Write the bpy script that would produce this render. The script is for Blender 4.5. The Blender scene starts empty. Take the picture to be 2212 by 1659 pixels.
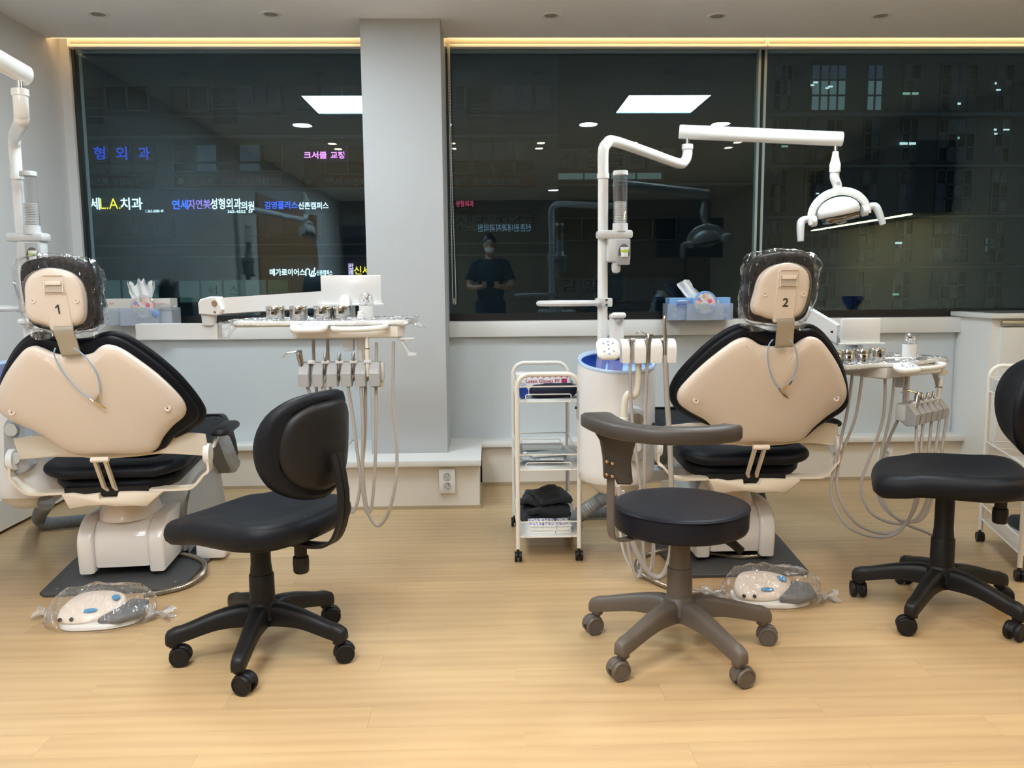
import bpy, bmesh, math, random
from mathutils import Vector, Matrix, noise
random.seed(7)
S = bpy.context.scene; COL = S.collection; PI = math.pi; V = Vector
# ---------------------------------------------------------------- camera, world, exposure
FPX, CX, CY, EYE = 1790.0, 1106.0, 829.5, 1.15
_yaw, _pit, _rol = math.radians(1.6), math.radians(6.85), math.radians(.47)
_f = V((math.sin(_yaw)*math.cos(_pit), math.cos(_yaw)*math.cos(_pit), -math.sin(_pit)))
_r0 = V((math.cos(_yaw), -math.sin(_yaw), 0)); _u0 = _r0.cross(_f)
_r = _r0*math.cos(_rol) - _u0*math.sin(_rol); _u = _u0*math.cos(_rol) + _r0*math.sin(_rol)
cd = bpy.data.cameras.new('camera'); cam = bpy.data.objects.new('camera', cd); COL.objects.link(cam)
cd.sensor_fit = 'HORIZONTAL'; cd.sensor_width = 36.0; cd.lens = 36.0*FPX/2212.0; cd.clip_start = .02; cd.clip_end = 300
cam.matrix_world = Matrix(((_r.x, _u.x, -_f.x, 0), (_r.y, _u.y, -_f.y, 0), (_r.z, _u.z, -_f.z, EYE), (0, 0, 0, 1)))
S.camera = cam
w = bpy.data.worlds.new('night'); S.world = w; w.use_nodes = True
bg = w.node_tree.nodes['Background']; bg.inputs[0].default_value = (.36, .48, .56, 1); bg.inputs[1].default_value = .058
S.view_settings.view_transform = 'Standard'; S.view_settings.look = 'None'; S.view_settings.gamma = 1
S.view_settings.exposure = 1.0; S.view_settings.use_curve_mapping = False
PANEL_L, DOWN_L, SPOT_W, COVE_L = 14.5, 85.0, 15.0, 3.2
try:
    S.cycles.use_denoising = True; S.cycles.max_bounces = 9; S.cycles.transparent_max_bounces = 24
    S.cycles.sample_clamp_indirect = 6.0; S.cycles.use_light_tree = True; S.cycles.caustics_reflective = False; S.cycles.caustics_refractive = False
except Exception: pass

def at(x, y, Y=None, Z=None, X=None):
    """point of the room seen at photo pixel x, y and standing at depth Y, height Z or offset X"""
    d = _f + _r*((x-CX)/FPX) - _u*((y-CY)/FPX)
    t = Y/d.y if Y is not None else ((Z-EYE)/d.z if Z is not None else X/d.x)
    return V((d.x*t, d.y*t, EYE+d.z*t))

# ---------------------------------------------------------------- materials
MATS = {}
def mat(name, col, rough=.5, metal=0.0, spec=.5, bump=0, bscale=60, var=0, vscale=6, coat=0, emit=None, es=0, trans=0, alpha=1, ior=1.45):
    if name in MATS: return MATS[name]
    m = bpy.data.materials.new(name); m.use_nodes = True; nt = m.node_tree; b = nt.nodes['Principled BSDF']
    b.inputs['Base Color'].default_value = (*col, 1); b.inputs['Roughness'].default_value = rough; b.inputs['Metallic'].default_value = metal
    b.inputs['Specular IOR Level'].default_value = spec; b.inputs['Coat Weight'].default_value = coat; b.inputs['IOR'].default_value = ior
    b.inputs['Transmission Weight'].default_value = trans; b.inputs['Alpha'].default_value = alpha
    if emit: b.inputs['Emission Color'].default_value = (*emit, 1); b.inputs['Emission Strength'].default_value = es
    tc = nt.nodes.new('ShaderNodeTexCoord')
    if bump:
        n = nt.nodes.new('ShaderNodeTexNoise'); n.inputs['Scale'].default_value = bscale; n.inputs['Detail'].default_value = 4
        nt.links.new(tc.outputs['Object'], n.inputs['Vector']); bp = nt.nodes.new('ShaderNodeBump'); bp.inputs['Strength'].default_value = bump; bp.inputs['Distance'].default_value = .002
        nt.links.new(n.outputs['Fac'], bp.inputs['Height']); nt.links.new(bp.outputs['Normal'], b.inputs['Normal'])
    v = var or .03
    n = nt.nodes.new('ShaderNodeTexNoise'); n.inputs['Scale'].default_value = vscale; n.inputs['Detail'].default_value = 3
    nt.links.new(tc.outputs['Object'], n.inputs['Vector'])
    mr = nt.nodes.new('ShaderNodeMapRange'); mr.inputs[3].default_value = 1-v; mr.inputs[4].default_value = 1+v; nt.links.new(n.outputs['Fac'], mr.inputs[0])
    mx = nt.nodes.new('ShaderNodeVectorMath'); mx.operation = 'SCALE'; mx.inputs[0].default_value = col; nt.links.new(mr.outputs[0], mx.inputs['Scale'])
    nt.links.new(mx.outputs[0], b.inputs['Base Color'])
    MATS[name] = m; return m
def glow(name, col, s):
    if name in MATS: return MATS[name]
    m = bpy.data.materials.new(name); m.use_nodes = True; nt = m.node_tree; nt.nodes.clear()
    e = nt.nodes.new('ShaderNodeEmission'); o = nt.nodes.new('ShaderNodeOutputMaterial'); e.inputs[0].default_value = (*col, 1); e.inputs[1].default_value = s
    nt.links.new(e.outputs[0], o.inputs[0]); MATS[name] = m; return m
def film(name, tint, refl, diff, rough=.05, bump=0, bscale=40, grain=False):
    """thin clear sheet: see-through, glossy by Fresnel-like angle, with a little haze"""
    if name in MATS: return MATS[name]
    m = bpy.data.materials.new(name); m.use_nodes = True; nt = m.node_tree; nt.nodes.clear(); N = nt.nodes.new; L = nt.links.new
    o = N('ShaderNodeOutputMaterial'); tr = N('ShaderNodeBsdfTransparent'); tr.inputs[0].default_value = (*tint, 1)
    gl = N('ShaderNodeBsdfGlossy'); gl.inputs[0].default_value = (*(tuple(.3+.7*c for c in tint) if diff else (.74, .92, 1)), 1); gl.inputs['Roughness'].default_value = rough; df = N('ShaderNodeBsdfDiffuse'); df.inputs[0].default_value = (.85, .87, .9, 1)
    lw = N('ShaderNodeLayerWeight'); lw.inputs[0].default_value = .5; pw = N('ShaderNodeMath'); pw.operation = 'POWER'; pw.inputs[1].default_value = 4
    L(lw.outputs['Facing'], pw.inputs[0]); ma = N('ShaderNodeMath'); ma.operation = 'MULTIPLY_ADD'; ma.inputs[1].default_value = .85; ma.inputs[2].default_value = refl; ma.use_clamp = True
    L(pw.outputs[0], ma.inputs[0]); m1 = N('ShaderNodeMixShader'); m1.inputs[0].default_value = diff; L(tr.outputs[0], m1.inputs[1]); L(df.outputs[0], m1.inputs[2])
    m2 = N('ShaderNodeMixShader'); L(ma.outputs[0], m2.inputs[0]); L(m1.outputs[0], m2.inputs[1]); L(gl.outputs[0], m2.inputs[2]); L(m2.outputs[0], o.inputs[0])
    if bump:
        tc = N('ShaderNodeTexCoord'); vo = N('ShaderNodeTexVoronoi'); vo.inputs['Scale'].default_value = bscale; L(tc.outputs['Object'], vo.inputs['Vector'])
        ns = N('ShaderNodeTexNoise'); ns.inputs['Scale'].default_value = bscale*.6; ns.inputs['Distortion'].default_value = 1.5; L(tc.outputs['Object'], ns.inputs['Vector'])
        ad = N('ShaderNodeMath'); ad.operation = 'ADD'; vo.feature = 'DISTANCE_TO_EDGE'; dm_ = N('ShaderNodeMath'); dm_.operation = 'MULTIPLY'; dm_.inputs[1].default_value = 1.6; L(vo.outputs['Distance'], dm_.inputs[0]); L(dm_.outputs[0], ad.inputs[0]); L(ns.outputs['Fac'], ad.inputs[1])
        bp = N('ShaderNodeBump'); bp.inputs['Strength'].default_value = bump; bp.inputs['Distance'].default_value = .02; L(ad.outputs[0], bp.inputs['Height'])
        wv = N('ShaderNodeTexWave'); wv.inputs['Scale'].default_value = bscale*.9; wv.inputs['Distortion'].default_value = 9; wv.inputs['Detail'].default_value = 3; wv.inputs['Detail Scale'].default_value = .6; L(tc.outputs['Object'], wv.inputs['Vector'])
        b2 = N('ShaderNodeBump'); b2.inputs['Strength'].default_value = .7*bump**2; b2.inputs['Distance'].default_value = .004; L(wv.outputs['Fac'], b2.inputs['Height']); L(bp.outputs['Normal'], b2.inputs['Normal']); bp = b2
        for s in (gl, df): L(bp.outputs['Normal'], s.inputs['Normal'])
    MATS[name] = m; return m
def wood_floor():
    m = bpy.data.materials.new('birch plank'); m.use_nodes = True; nt = m.node_tree; N = nt.nodes.new; L = nt.links.new; b = nt.nodes['Principled BSDF']
    oi = N('ShaderNodeObjectInfo'); tc = N('ShaderNodeTexCoord'); cx = N('ShaderNodeCombineXYZ')
    mu = N('ShaderNodeMath'); mu.operation = 'MULTIPLY'; mu.inputs[1].default_value = 37.0; L(oi.outputs['Random'], mu.inputs[0])
    L(mu.outputs[0], cx.inputs[0]); L(mu.outputs[0], cx.inputs[2])
    ad = N('ShaderNodeVectorMath'); ad.operation = 'ADD'; L(tc.outputs['Object'], ad.inputs[0]); L(cx.outputs[0], ad.inputs[1])
    mp = N('ShaderNodeMapping'); mp.inputs['Scale'].default_value = (.8, 8, 6); L(ad.outputs[0], mp.inputs[0])
    n1 = N('ShaderNodeTexNoise'); n1.inputs['Scale'].default_value = 1.6; n1.inputs['Detail'].default_value = 6; n1.inputs['Distortion'].default_value = .6; L(mp.outputs[0], n1.inputs['Vector'])
    mp2 = N('ShaderNodeMapping'); mp2.inputs['Scale'].default_value = (3, 120, 8); L(ad.outputs[0], mp2.inputs[0])
    n2 = N('ShaderNodeTexNoise'); n2.inputs['Scale'].default_value = 1.5; n2.inputs['Detail'].default_value = 3; L(mp2.outputs[0], n2.inputs['Vector'])
    mp3 = N('ShaderNodeMapping'); mp3.inputs['Scale'].default_value = (.55, 5, 4); L(ad.outputs[0], mp3.inputs[0])
    wv = N('ShaderNodeTexWave'); wv.bands_direction = 'Y'; wv.inputs['Scale'].default_value = 1.3; wv.inputs['Distortion'].default_value = 7; wv.inputs['Detail'].default_value = 3; L(mp3.outputs[0], wv.inputs['Vector'])
    cr = N('ShaderNodeValToRGB'); e = cr.color_ramp.elements; e[0].position = .28; e[0].color = (.43, .29, .155, 1); e[1].position = .72; e[1].color = (.54, .38, .205, 1)
    s = N('ShaderNodeMath'); s.operation = 'MULTIPLY_ADD'; s.inputs[1].default_value = .12; L(n2.outputs['Fac'], s.inputs[0])
    h = N('ShaderNodeMath'); h.operation = 'MULTIPLY_ADD'; h.inputs[1].default_value = .15; L(wv.outputs['Fac'], h.inputs[0])
    q = N('ShaderNodeMath'); q.operation = 'MULTIPLY'; q.inputs[1].default_value = .74; L(n1.outputs['Fac'], q.inputs[0]); L(q.outputs[0], h.inputs[2]); L(h.outputs[0], s.inputs[2])
    L(s.outputs[0], cr.inputs[0])
    mr = N('ShaderNodeMapRange'); mr.inputs[3].default_value = .95; mr.inputs[4].default_value = 1.05; L(oi.outputs['Random'], mr.inputs[0])
    vm = N('ShaderNodeVectorMath'); vm.operation = 'SCALE'; L(cr.outputs[0], vm.inputs[0]); L(mr.outputs[0], vm.inputs['Scale']); L(vm.outputs[0], b.inputs['Base Color'])
    b.inputs['Roughness'].default_value = .33; b.inputs['Specular IOR Level'].default_value = .4; MATS['floor'] = m; return m
def floral(name, base, cols, scale, r0=.32):
    m = bpy.data.materials.new(name); m.use_nodes = True; nt = m.node_tree; N = nt.nodes.new; L = nt.links.new; b = nt.nodes['Principled BSDF']; b.inputs['Roughness'].default_value = .3
    tc = N('ShaderNodeTexCoord'); vo = N('ShaderNodeTexVoronoi'); vo.inputs['Scale'].default_value = scale; L(tc.outputs['Object'], vo.inputs['Vector'])
    sp = N('ShaderNodeSeparateColor'); L(vo.outputs['Color'], sp.inputs[0]); cr = N('ShaderNodeValToRGB'); cr.color_ramp.interpolation = 'CONSTANT'
    while len(cr.color_ramp.elements) < len(cols): cr.color_ramp.elements.new(.5)
    for i, c in enumerate(cols): cr.color_ramp.elements[i].position = i/len(cols); cr.color_ramp.elements[i].color = (*c, 1)
    L(sp.outputs[0], cr.inputs[0]); lt = N('ShaderNodeMath'); lt.operation = 'LESS_THAN'; lt.inputs[1].default_value = r0; L(vo.outputs['Distance'], lt.inputs[0])
    mx = N('ShaderNodeMix'); mx.data_type = 'RGBA'; L(lt.outputs[0], mx.inputs[0]); mx.inputs[6].default_value = (*base, 1); L(cr.outputs[0], mx.inputs[7]); L(mx.outputs[2], b.inputs['Base Color'])
    MATS[name] = m; return m

WHITE = mat('white plastic', (.80, .80, .79), .22, spec=.55, coat=.15)
CREAM = mat('ivory shell', (.80, .705, .625), .28, coat=.12)
PINKW = mat('warm white cover', (.80, .755, .72), .16, coat=.4)
LEATH = mat('black upholstery', (.007, .008, .012), .46, spec=.22, bump=.25, bscale=400)
BLACK = mat('black plastic', (.009, .009, .010), .45, spec=.35, bump=.1, bscale=500)
TAUPE = mat('grey brown plastic', (.115, .095, .080), .42, bump=.12, bscale=500)
TAUPED = mat('dark taupe pad', (.046, .040, .036), .45)
SEATN = mat('navy black vinyl', (.009, .010, .017), .45, spec=.22, bump=.2, bscale=400)
CHROME = mat('polished steel', (.60, .60, .59), .16, metal=1)
STEEL = mat('brushed steel', (.40, .38, .36), .28, metal=1)
GOLDM = mat('brassy clip', (.62, .46, .25), .25, metal=1)
GREYP = mat('grey plastic', (.40, .41, .43), .35)
LGREY = mat('light grey plastic', (.62, .63, .64), .32)
HOSE = mat('grey hose', (.40, .375, .355), .5)
HOSEW = mat('pale hose', (.62, .61, .59), .4)
RIBH = mat('ribbed grey hose', (.20, .215, .23), .38)
PLATE = mat('charcoal floor plate', (.06, .063, .066), .5)
STRAP = mat('satin metal strap', (.42, .385, .32), .42, metal=.45)
BLUEG = mat('blue glass', (.004, .03, .24), .08, coat=.5)
BLUEL = mat('pale blue rim', (.48, .62, .82), .25)
BLUEB = mat('blue pedal button', (.05, .30, .62), .35)
CORD = mat('light blue cord', (.35, .52, .74), .5)
WALLP = mat('grey wall paint', (.68, .685, .69), .85, var=.012)
PANELP = mat('blue grey panel', (.58, .62, .645), .7, var=.02)
CEILP = mat('white ceiling paint', (.86, .855, .86), .9, var=.01)
TRIMW = mat('white laminate', (.77, .76, .74), .38, bump=.03, bscale=90)
TRIMC = mat('cream laminate', (.74, .69, .62), .42)
SKIRT = mat('beige skirting', (.42, .33, .22), .5)
FRAMEB = mat('black window frame', (.010, .010, .010), .35)
CAVITY = mat('dark cavity', (.01, .01, .011), .8)
PAPER = mat('white paper', (.82, .82, .82), .8, bump=.2, bscale=30)
TOWEL = mat('charcoal towel', (.035, .037, .042), .95, bump=.8, bscale=260)
NAVYT = mat('navy pouch', (.010, .012, .03), .9, bump=.6, bscale=240)
WIRE = mat('cream enamel tube', (.76, .72, .66), .3)
GLASS = film('window glass', (.80, .89, .92), .058, 0.0, rough=.004)
FILM = film('clear plastic film', (.985, .985, .985), .035, .008, rough=.035, bump=1.0, bscale=16)
FILM2 = film('clear bag film', (.985, .985, .985), .07, .045, rough=.06, bump=1.0, bscale=18)
TFILM = film('table cover film', (.97, .97, .98), .085, .07, rough=.07, bump=.9, bscale=20)
CLEAR = film('clear acrylic', (.93, .93, .94), .09, .03, rough=.03)
FROST = film('frosted plastic', (.84, .88, .94), .04, .22, rough=.35)
wood_floor()

# ---------------------------------------------------------------- mesh helpers
def crom(pts, n=8, closed=False):
    P = [V(p) for p in pts]; m = len(P); out = []
    rng = range(m) if closed else range(m-1)
    for i in rng:
        a, b, c, d = (P[(i-1) % m], P[i], P[(i+1) % m], P[(i+2) % m]) if closed else (P[max(i-1, 0)], P[i], P[i+1], P[min(i+2, m-1)])
        for k in range(n):
            t = k/n; out.append(.5*((2*b)+(c-a)*t+(2*a-5*b+4*c-d)*t*t+(3*b-a-3*c+d)*t*t*t))
    if not closed: out.append(P[-1].copy())
    return out
class MB:
    def __init__(s): s.v = []; s.f = []
    def add(s, vs, fs, M=None):
        o = len(s.v); s.v += [(M @ V(p)) if M else V(p) for p in vs]; s.f += [tuple(i+o for i in f) for f in fs]; return s
    def bm(s, b, M=None):
        b.verts.index_update(); s.add([v.co.copy() for v in b.verts], [[v.index for v in f.verts] for f in b.faces], M); b.free(); return s
    def box(s, c, d, r=0, rot=None, seg=2):
        b = bmesh.new(); bmesh.ops.create_cube(b, size=1); bmesh.ops.scale(b, vec=d, verts=b.verts)
        if r: bmesh.ops.bevel(b, geom=b.edges[:], offset=min(r, min(d)*.49), segments=seg, profile=.5, affect='EDGES')
        M = Matrix.Translation(c)
        if rot is not None: M = M @ (rot if isinstance(rot, Matrix) else Matrix.Rotation(rot, 4, 'Z'))
        return s.bm(b, M)
    def bx(s, x0, x1, y0, y1, z0, z1, r=0): return s.box(((x0+x1)/2, (y0+y1)/2, (z0+z1)/2), (x1-x0, y1-y0, z1-z0), r)
    def tube(s, pts, r, n=10, caps=True, flat=None):
        P = [V(p) for p in pts]; m = len(P); R = r if isinstance(r, (list, tuple)) else [r]*m
        T = [(P[min(i+1, m-1)]-P[max(i-1, 0)]).normalized() for i in range(m)]
        a = V((0, 0, 1)) if abs(T[0].z) < .9 else V((1, 0, 0)); N = (a-T[0]*a.dot(T[0])).normalized(); vs = []; fs = []
        for i in range(m):
            if i: N = N-T[i]*N.dot(T[i]); N = N.normalized() if N.length > 1e-6 else V((1, 0, 0))
            B = T[i].cross(N)
            for k in range(n):
                q = 2*PI*k/n; vs.append(P[i]+(N*math.cos(q)+B*math.sin(q)*(flat or 1))*R[i])
        for i in range(m-1):
            for k in range(n): fs.append((i*n+k, i*n+(k+1) % n, (i+1)*n+(k+1) % n, (i+1)*n+k))
        if caps: fs.append(tuple(range(n-1, -1, -1))); fs.append(tuple((m-1)*n+k for k in range(n)))
        return s.add(vs, fs)
    def bar(s, pts, wv, w, t):
        """flat bar swept along pts, width w along the vector wv, thickness t"""
        P = [V(p) for p in pts]; m = len(P); W = V(wv).normalized(); vs = []; fs = []
        for i in range(m):
            T = (P[min(i+1, m-1)]-P[max(i-1, 0)]).normalized(); N = T.cross(W).normalized(); ww = w[i] if isinstance(w, (list, tuple)) else w
            for a, b in ((-1, -1), (1, -1), (1, 1), (-1, 1)): vs.append(P[i]+W*a*ww/2+N*b*t/2)
        for i in range(m-1):
            for k in range(4): fs.append((i*4+k, i*4+(k+1) % 4, (i+1)*4+(k+1) % 4, (i+1)*4+k))
        fs += [(3, 2, 1, 0), tuple((m-1)*4+k for k in range(4))]; return s.add(vs, fs)
    def lathe(s, prof, c=(0, 0, 0), n=24, M=None, sx=1, sy=1):
        vs = []; fs = []; m = len(prof)
        for r, z in prof:
            for k in range(n): q = 2*PI*k/n; vs.append(V((r*math.cos(q)*sx, r*math.sin(q)*sy, z)))
        for i in range(m-1):
            for k in range(n): fs.append((i*n+k, i*n+(k+1) % n, (i+1)*n+(k+1) % n, (i+1)*n+k))
        if prof[0][0] > 1e-5: fs.append(tuple(range(n-1, -1, -1)))
        if prof[-1][0] > 1e-5: fs.append(tuple((m-1)*n+k for k in range(n)))
        MM = Matrix.Translation(c) @ M if M else Matrix.Translation(c)
        return s.add(vs, fs, MM)
    def cyl(s, c, r, h, n=20, axis='Z', b=.1):
        M = {'Z': Matrix.Identity(4), 'X': Matrix.Rotation(PI/2, 4, 'Y'), 'Y': Matrix.Rotation(PI/2, 4, 'X')}[axis] if isinstance(axis, str) else axis
        e = min(r, h/2)*b; return s.lathe([(r-e, -h/2), (r, -h/2+e), (r, h/2-e), (r-e, h/2)], c, n, M)
    def ell(s, c, r, n=16, m=10, M=None):
        vs = []; fs = []
        for i in range(m+1):
            p = -PI/2+PI*i/m
            for k in range(n): q = 2*PI*k/n; vs.append(V((math.cos(p)*math.cos(q)*r[0], math.cos(p)*math.sin(q)*r[1], math.sin(p)*r[2])))
        for i in range(m):
            for k in range(n): fs.append((i*n+k, i*n+(k+1) % n, (i+1)*n+(k+1) % n, (i+1)*n+k))
        return s.add(vs, fs, Matrix.Translation(c) @ M if M else Matrix.Translation(c))
    def prism(s, out, z0, z1, M=None):
        n = len(out); vs = [V((p[0], p[1], z0)) for p in out]+[V((p[0], p[1], z1)) for p in out]
        fs = [tuple(range(n-1, -1, -1)), tuple(range(n, 2*n))]+[(i, (i+1) % n, n+(i+1) % n, n+i) for i in range(n)]; return s.add(vs, fs, M)
    def pad(s, out, prof, M=None, c=None, bend=None):
        """closed outline (2-D) lofted through prof=[(inset, height)...]; caps shrink towards the centre"""
        n = len(out); P = [V((p[0], p[1])) for p in out]; ar = sum(P[i].x*P[(i+1) % n].y-P[(i+1) % n].x*P[i].y for i in range(n)); sg = 1 if ar > 0 else -1
        nor = []
        for i in range(n):
            t = (P[(i+1) % n]-P[i-1]).normalized(); nor.append(V((-t.y, t.x))*sg)
        C = V(c) if c else sum(P, V((0, 0)))/n; rings = []
        for ins, z in prof:
            if ins < 0: rings.append([(C+(p-C)*(-ins), z) for p in P])
            else: rings.append([(p+q*ins, z) for p, q in zip(P, nor)])
        vs = [V((p.x, p.y, z)) for rg in rings for p, z in rg]
        if bend: vs = [bend(v) for v in vs]
        fs = [(i*n+k, i*n+(k+1) % n, (i+1)*n+(k+1) % n, (i+1)*n+k) for i in range(len(rings)-1) for k in range(n)]
        fs += [tuple(range(n-1, -1, -1)), tuple((len(rings)-1)*n+k for k in range(n))]
        return s.add(vs, fs, M)
    def build(s, name, m, parent=None, smooth=40, xf=None, **kw):
        me = bpy.data.meshes.new(name); me.from_pydata([tuple(p) for p in s.v], [], s.f); me.validate()
        b = bmesh.new(); b.from_mesh(me); bmesh.ops.remove_doubles(b, verts=b.verts, dist=1e-6); bmesh.ops.recalc_face_normals(b, faces=b.faces); b.to_mesh(me); b.free()
        if smooth: me.shade_smooth(); me.set_sharp_from_angle(angle=math.radians(smooth))
        me.materials.append(m); return link(name, me, parent, xf, **kw)
def link(name, data, parent=None, xf=None, **kw):
    o = bpy.data.objects.new(name, data); COL.objects.link(o)
    if parent: o.parent = parent
    if xf is not None: o.matrix_local = xf
    for k, v in kw.items(): o[k] = v
    return o
def tag(o, label, cat, group=None):
    o['label'] = label; o['category'] = cat
    if group: o['group'] = group
    return o
def thing(name, label, cat, loc=(0, 0, 0), rz=0, group=None):
    o = bpy.data.objects.new(name, None); COL.objects.link(o); o.location = loc; o.rotation_euler = (0, 0, rz); o.empty_display_size = .05
    return tag(o, label, cat, group)
def struct(o): o['kind'] = 'structure'; return o
def dup(o, loc=None, rz=None, label=None):
    def rec(a, par):
        c = a.copy(); COL.objects.link(c); c.parent = par
        for k in list(a.children): rec(k, c)
        return c
    r = rec(o, None)
    if loc is not None: r.location = loc
    if rz is not None: r.rotation_euler = (0, 0, rz)
    if label: r['label'] = label
    return r
def noisy(vs, amp, sc, seed=0):
    return [V(p)+V((noise.noise(V(p)*sc+V((seed, 0, 0))), noise.noise(V(p)*sc+V((0, seed+9, 0))), noise.noise(V(p)*sc+V((0, 0, seed+21)))))*amp for p in vs]
def text(name, s, m, parent, pos, h, wid=None, ext=.001, bold=0, M=None, flipx=False):
    """flat lettering: pos = centre, facing -Y unless M says otherwise; h = glyph height, wid = total width"""
    c = bpy.data.curves.new(name, 'FONT'); c.body = s; c.size = 1; c.offset = bold; c.resolution_u = 2
    t = bpy.data.objects.new(name, c); COL.objects.link(t); dg = bpy.context.evaluated_depsgraph_get(); me = bpy.data.meshes.new_from_object(t.evaluated_get(dg)); bpy.data.objects.remove(t); bpy.data.curves.remove(c)
    xs = [v.co.x for v in me.vertices]; ys = [v.co.y for v in me.vertices]
    if not xs: return None
    x0, x1, y0, y1 = min(xs), max(xs), min(ys), max(ys); sy = h/(y1-y0); sx = wid/(x1-x0) if wid else sy
    R = M if M else Matrix.Rotation(PI/2, 4, 'X'); P = Matrix.Translation(pos) @ R
    for v in me.vertices: v.co = P @ V(((v.co.x-(x0+x1)/2)*sx*(-1 if flipx else 1), (v.co.y-(y0+y1)/2)*sy, ext))
    me.materials.clear(); me.materials.append(m); return link(name, me, parent)
def rrect(w, h, r, n=5, cx=0, cy=0):
    o = []
    for (sx, sy, a) in ((1, 1, 0), (-1, 1, 90), (-1, -1, 180), (1, -1, 270)):
        for k in range(n+1): q = math.radians(a+90*k/n); o.append((cx+sx*(w/2-r)+r*math.cos(q), cy+sy*(h/2-r)+r*math.sin(q)))
    return o
# ---------------------------------------------------------------- lamps of the room (panels, added fill panels, downlights, warm spots, cove strip)
CZ = 2.482; GY = 4.87; XL, XR, YB = -2.35, 3.6, -3.7
def ceiling_disc(name, x, y, r, label, lit, col=(1, 1, 1), group=None, ring=.012):
    t = thing(name, label, 'ceiling light', (x, y, CZ), 0, group)
    MB().lathe([(r, .0), (r, -.004), (r+ring, -.006), (r+ring*1.3, -.001), (r+ring*1.3, .0)], (0, 0, 0), 28).build('rim', mat('lamp rim', (.78, .78, .77), .4), t)
    if lit: MB().lathe([(.0001, -.002), (r, -.002)], (0, 0, 0), 24).build('diffuser', glow('lamp %s %.1f' % (name, lit), col, lit), t)
    else:
        MB().lathe([(r, -.002), (r*.7, .001), (.0001, .001)], (0, 0, 0), 24).build('lens', mat('unlit lens', (.33, .33, .34), .35), t)
    return t
pg = glow('panel diffuser', (.78, .93, 1.0), PANEL_L)
for (x, y, lab) in ((-.90, .9, 'added square fill panel on the ceiling above the open floor'), (-1.05, -.6, 'added square fill panel on the ceiling behind the row of warm spotlights'), (-1.2, -2.2, 'added square fill panel on the ceiling nearest the back wall'), (-1.0, 3.4, 'square white ceiling panel lamp between the column and the left wall'), (1.31, 3.4, 'square white ceiling panel lamp on the side of the white cabinet')):
    L_ = pg if y > 3 else glow('added fill diffuser', (.84, .94, 1.0), PANEL_L*1.45); t = thing('panel_lamp', lab, 'ceiling light', (x, y, CZ), 0, 'square panel lamps')  # rear panels are added front fill, set where the column hides their reflection
    f = MB(); [f.bx(*b) for b in ((-.31, .31, -.31, -.295, -.008, 0), (-.31, .31, .295, .31, -.008, 0), (-.31, -.295, -.295, .295, -.008, 0), (.295, .31, -.295, .295, -.008, 0))]
    f.build('frame', WHITE, t); MB().bx(-.295, .295, -.295, .295, -.005, -.001).build('diffuser', L_, t)
for i, (x, nm) in enumerate(((-1.53, 'bright round downlight, first from the left wall in the row behind the chairs'), (-.36, 'bright round downlight, second from the left wall in the row behind the chairs'), (.86, 'bright round downlight, third from the left wall in the row behind the chairs'), (1.98, 'bright round downlight, fourth from the left wall in the row behind the chairs'))):
    ceiling_disc('downlight', x, 2.6, .075, nm, DOWN_L, (.93, .97, 1.0), 'bright round downlights')
for i, x in enumerate((-1.45, -.33, .52, 1.40, 2.4)):
    for j, y in enumerate((1.69, 1.38)):
        t = ceiling_disc('spotlight', x, y, .04, ('warm small spotlight, %s from the left wall in the row %s the window' % (('first', 'second', 'third', 'fourth', 'fifth')[i], ('nearer', 'further from')[j])), 25, (1, .72, .42), 'warm spotlights')
        l = bpy.data.lights.new('spot beam', 'SPOT'); l.energy = SPOT_W; l.color = (1, .90, .78); l.spot_size = math.radians(125); l.spot_blend = 1; l.shadow_soft_size = .05
        o = link('beam', l, t); o.location = (0, 0, -.02)
ceiling_disc('downlight', .95, -2.3, .075, 'bright round downlight near the back wall', DOWN_L*.6, (.93, .97, 1.0), 'bright round downlights')
for i, px in enumerate(((212, 30), (585, 30), (1190, 33), (1550, 34), (1903, 33))):
    p = at(*px, Z=CZ); ceiling_disc('recessed_spotlight', p.x, p.y, .034, 'small unlit recessed ceiling spotlight, %s along the window from the left wall' % ('first', 'second', 'third', 'fourth', 'fifth')[i], 0, group='unlit recessed spotlights', ring=.014)
# ---------------------------------------------------------------- room shell
fl = struct(MB().bx(XL-.1, XR+.1, YB-.1, 4.8, -.10, -.0012).build('floor', MATS['floor'], smooth=0))
PW, PL = .1074, 1.22; pb = bmesh.new(); plank_me = {}
def plank_mesh(L):
    k = round(L, 2)
    if k not in plank_me:
        m = MB().bx(0, L-.0004, 0, PW-.0003, -.0012, 0); me = bpy.data.meshes.new('plank'); me.from_pydata([tuple(v) for v in m.v], [], m.f); me.materials.append(MATS['floor']); plank_me[k] = me
    return plank_me[k]
y = 1.949-3*PW; r = 0
while y < 4.7:
    x = XL - ((r*.41) % PL); r += 1
    while x < 3.4:
        x0 = max(x, XL); L = x+PL-x0
        if L > .12: o = link('plank', plank_mesh(L), fl); o.location = (x0, y, 0)
        x += PL
    y += PW
struct(MB().bx(XL-.12, XL, YB, 5.0, -.05, 2.8).build('wall_left', WALLP, smooth=0))
struct(MB().bx(XR, XR+.12, YB, 5.0, -.05, 2.8).build('wall_right', mat('warm side wall', (.60, .56, .44), .8), smooth=0))
struct(MB().bx(XL-.12, XR+.12, YB-.12, YB, -.05, 2.8).build('wall_back', mat('olive back wall', (.25, .21, .14), .7), smooth=0))
struct(MB().bx(XL-.1, XR+.1, YB-.1, 4.70, CZ, CZ+.06).build('ceiling', CEILP, smooth=0))
struct(MB().bx(XL-.1, XR+.1, 4.70, 5.02, 2.72, 2.80).build('ceiling_recess', CEILP, smooth=0))
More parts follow.
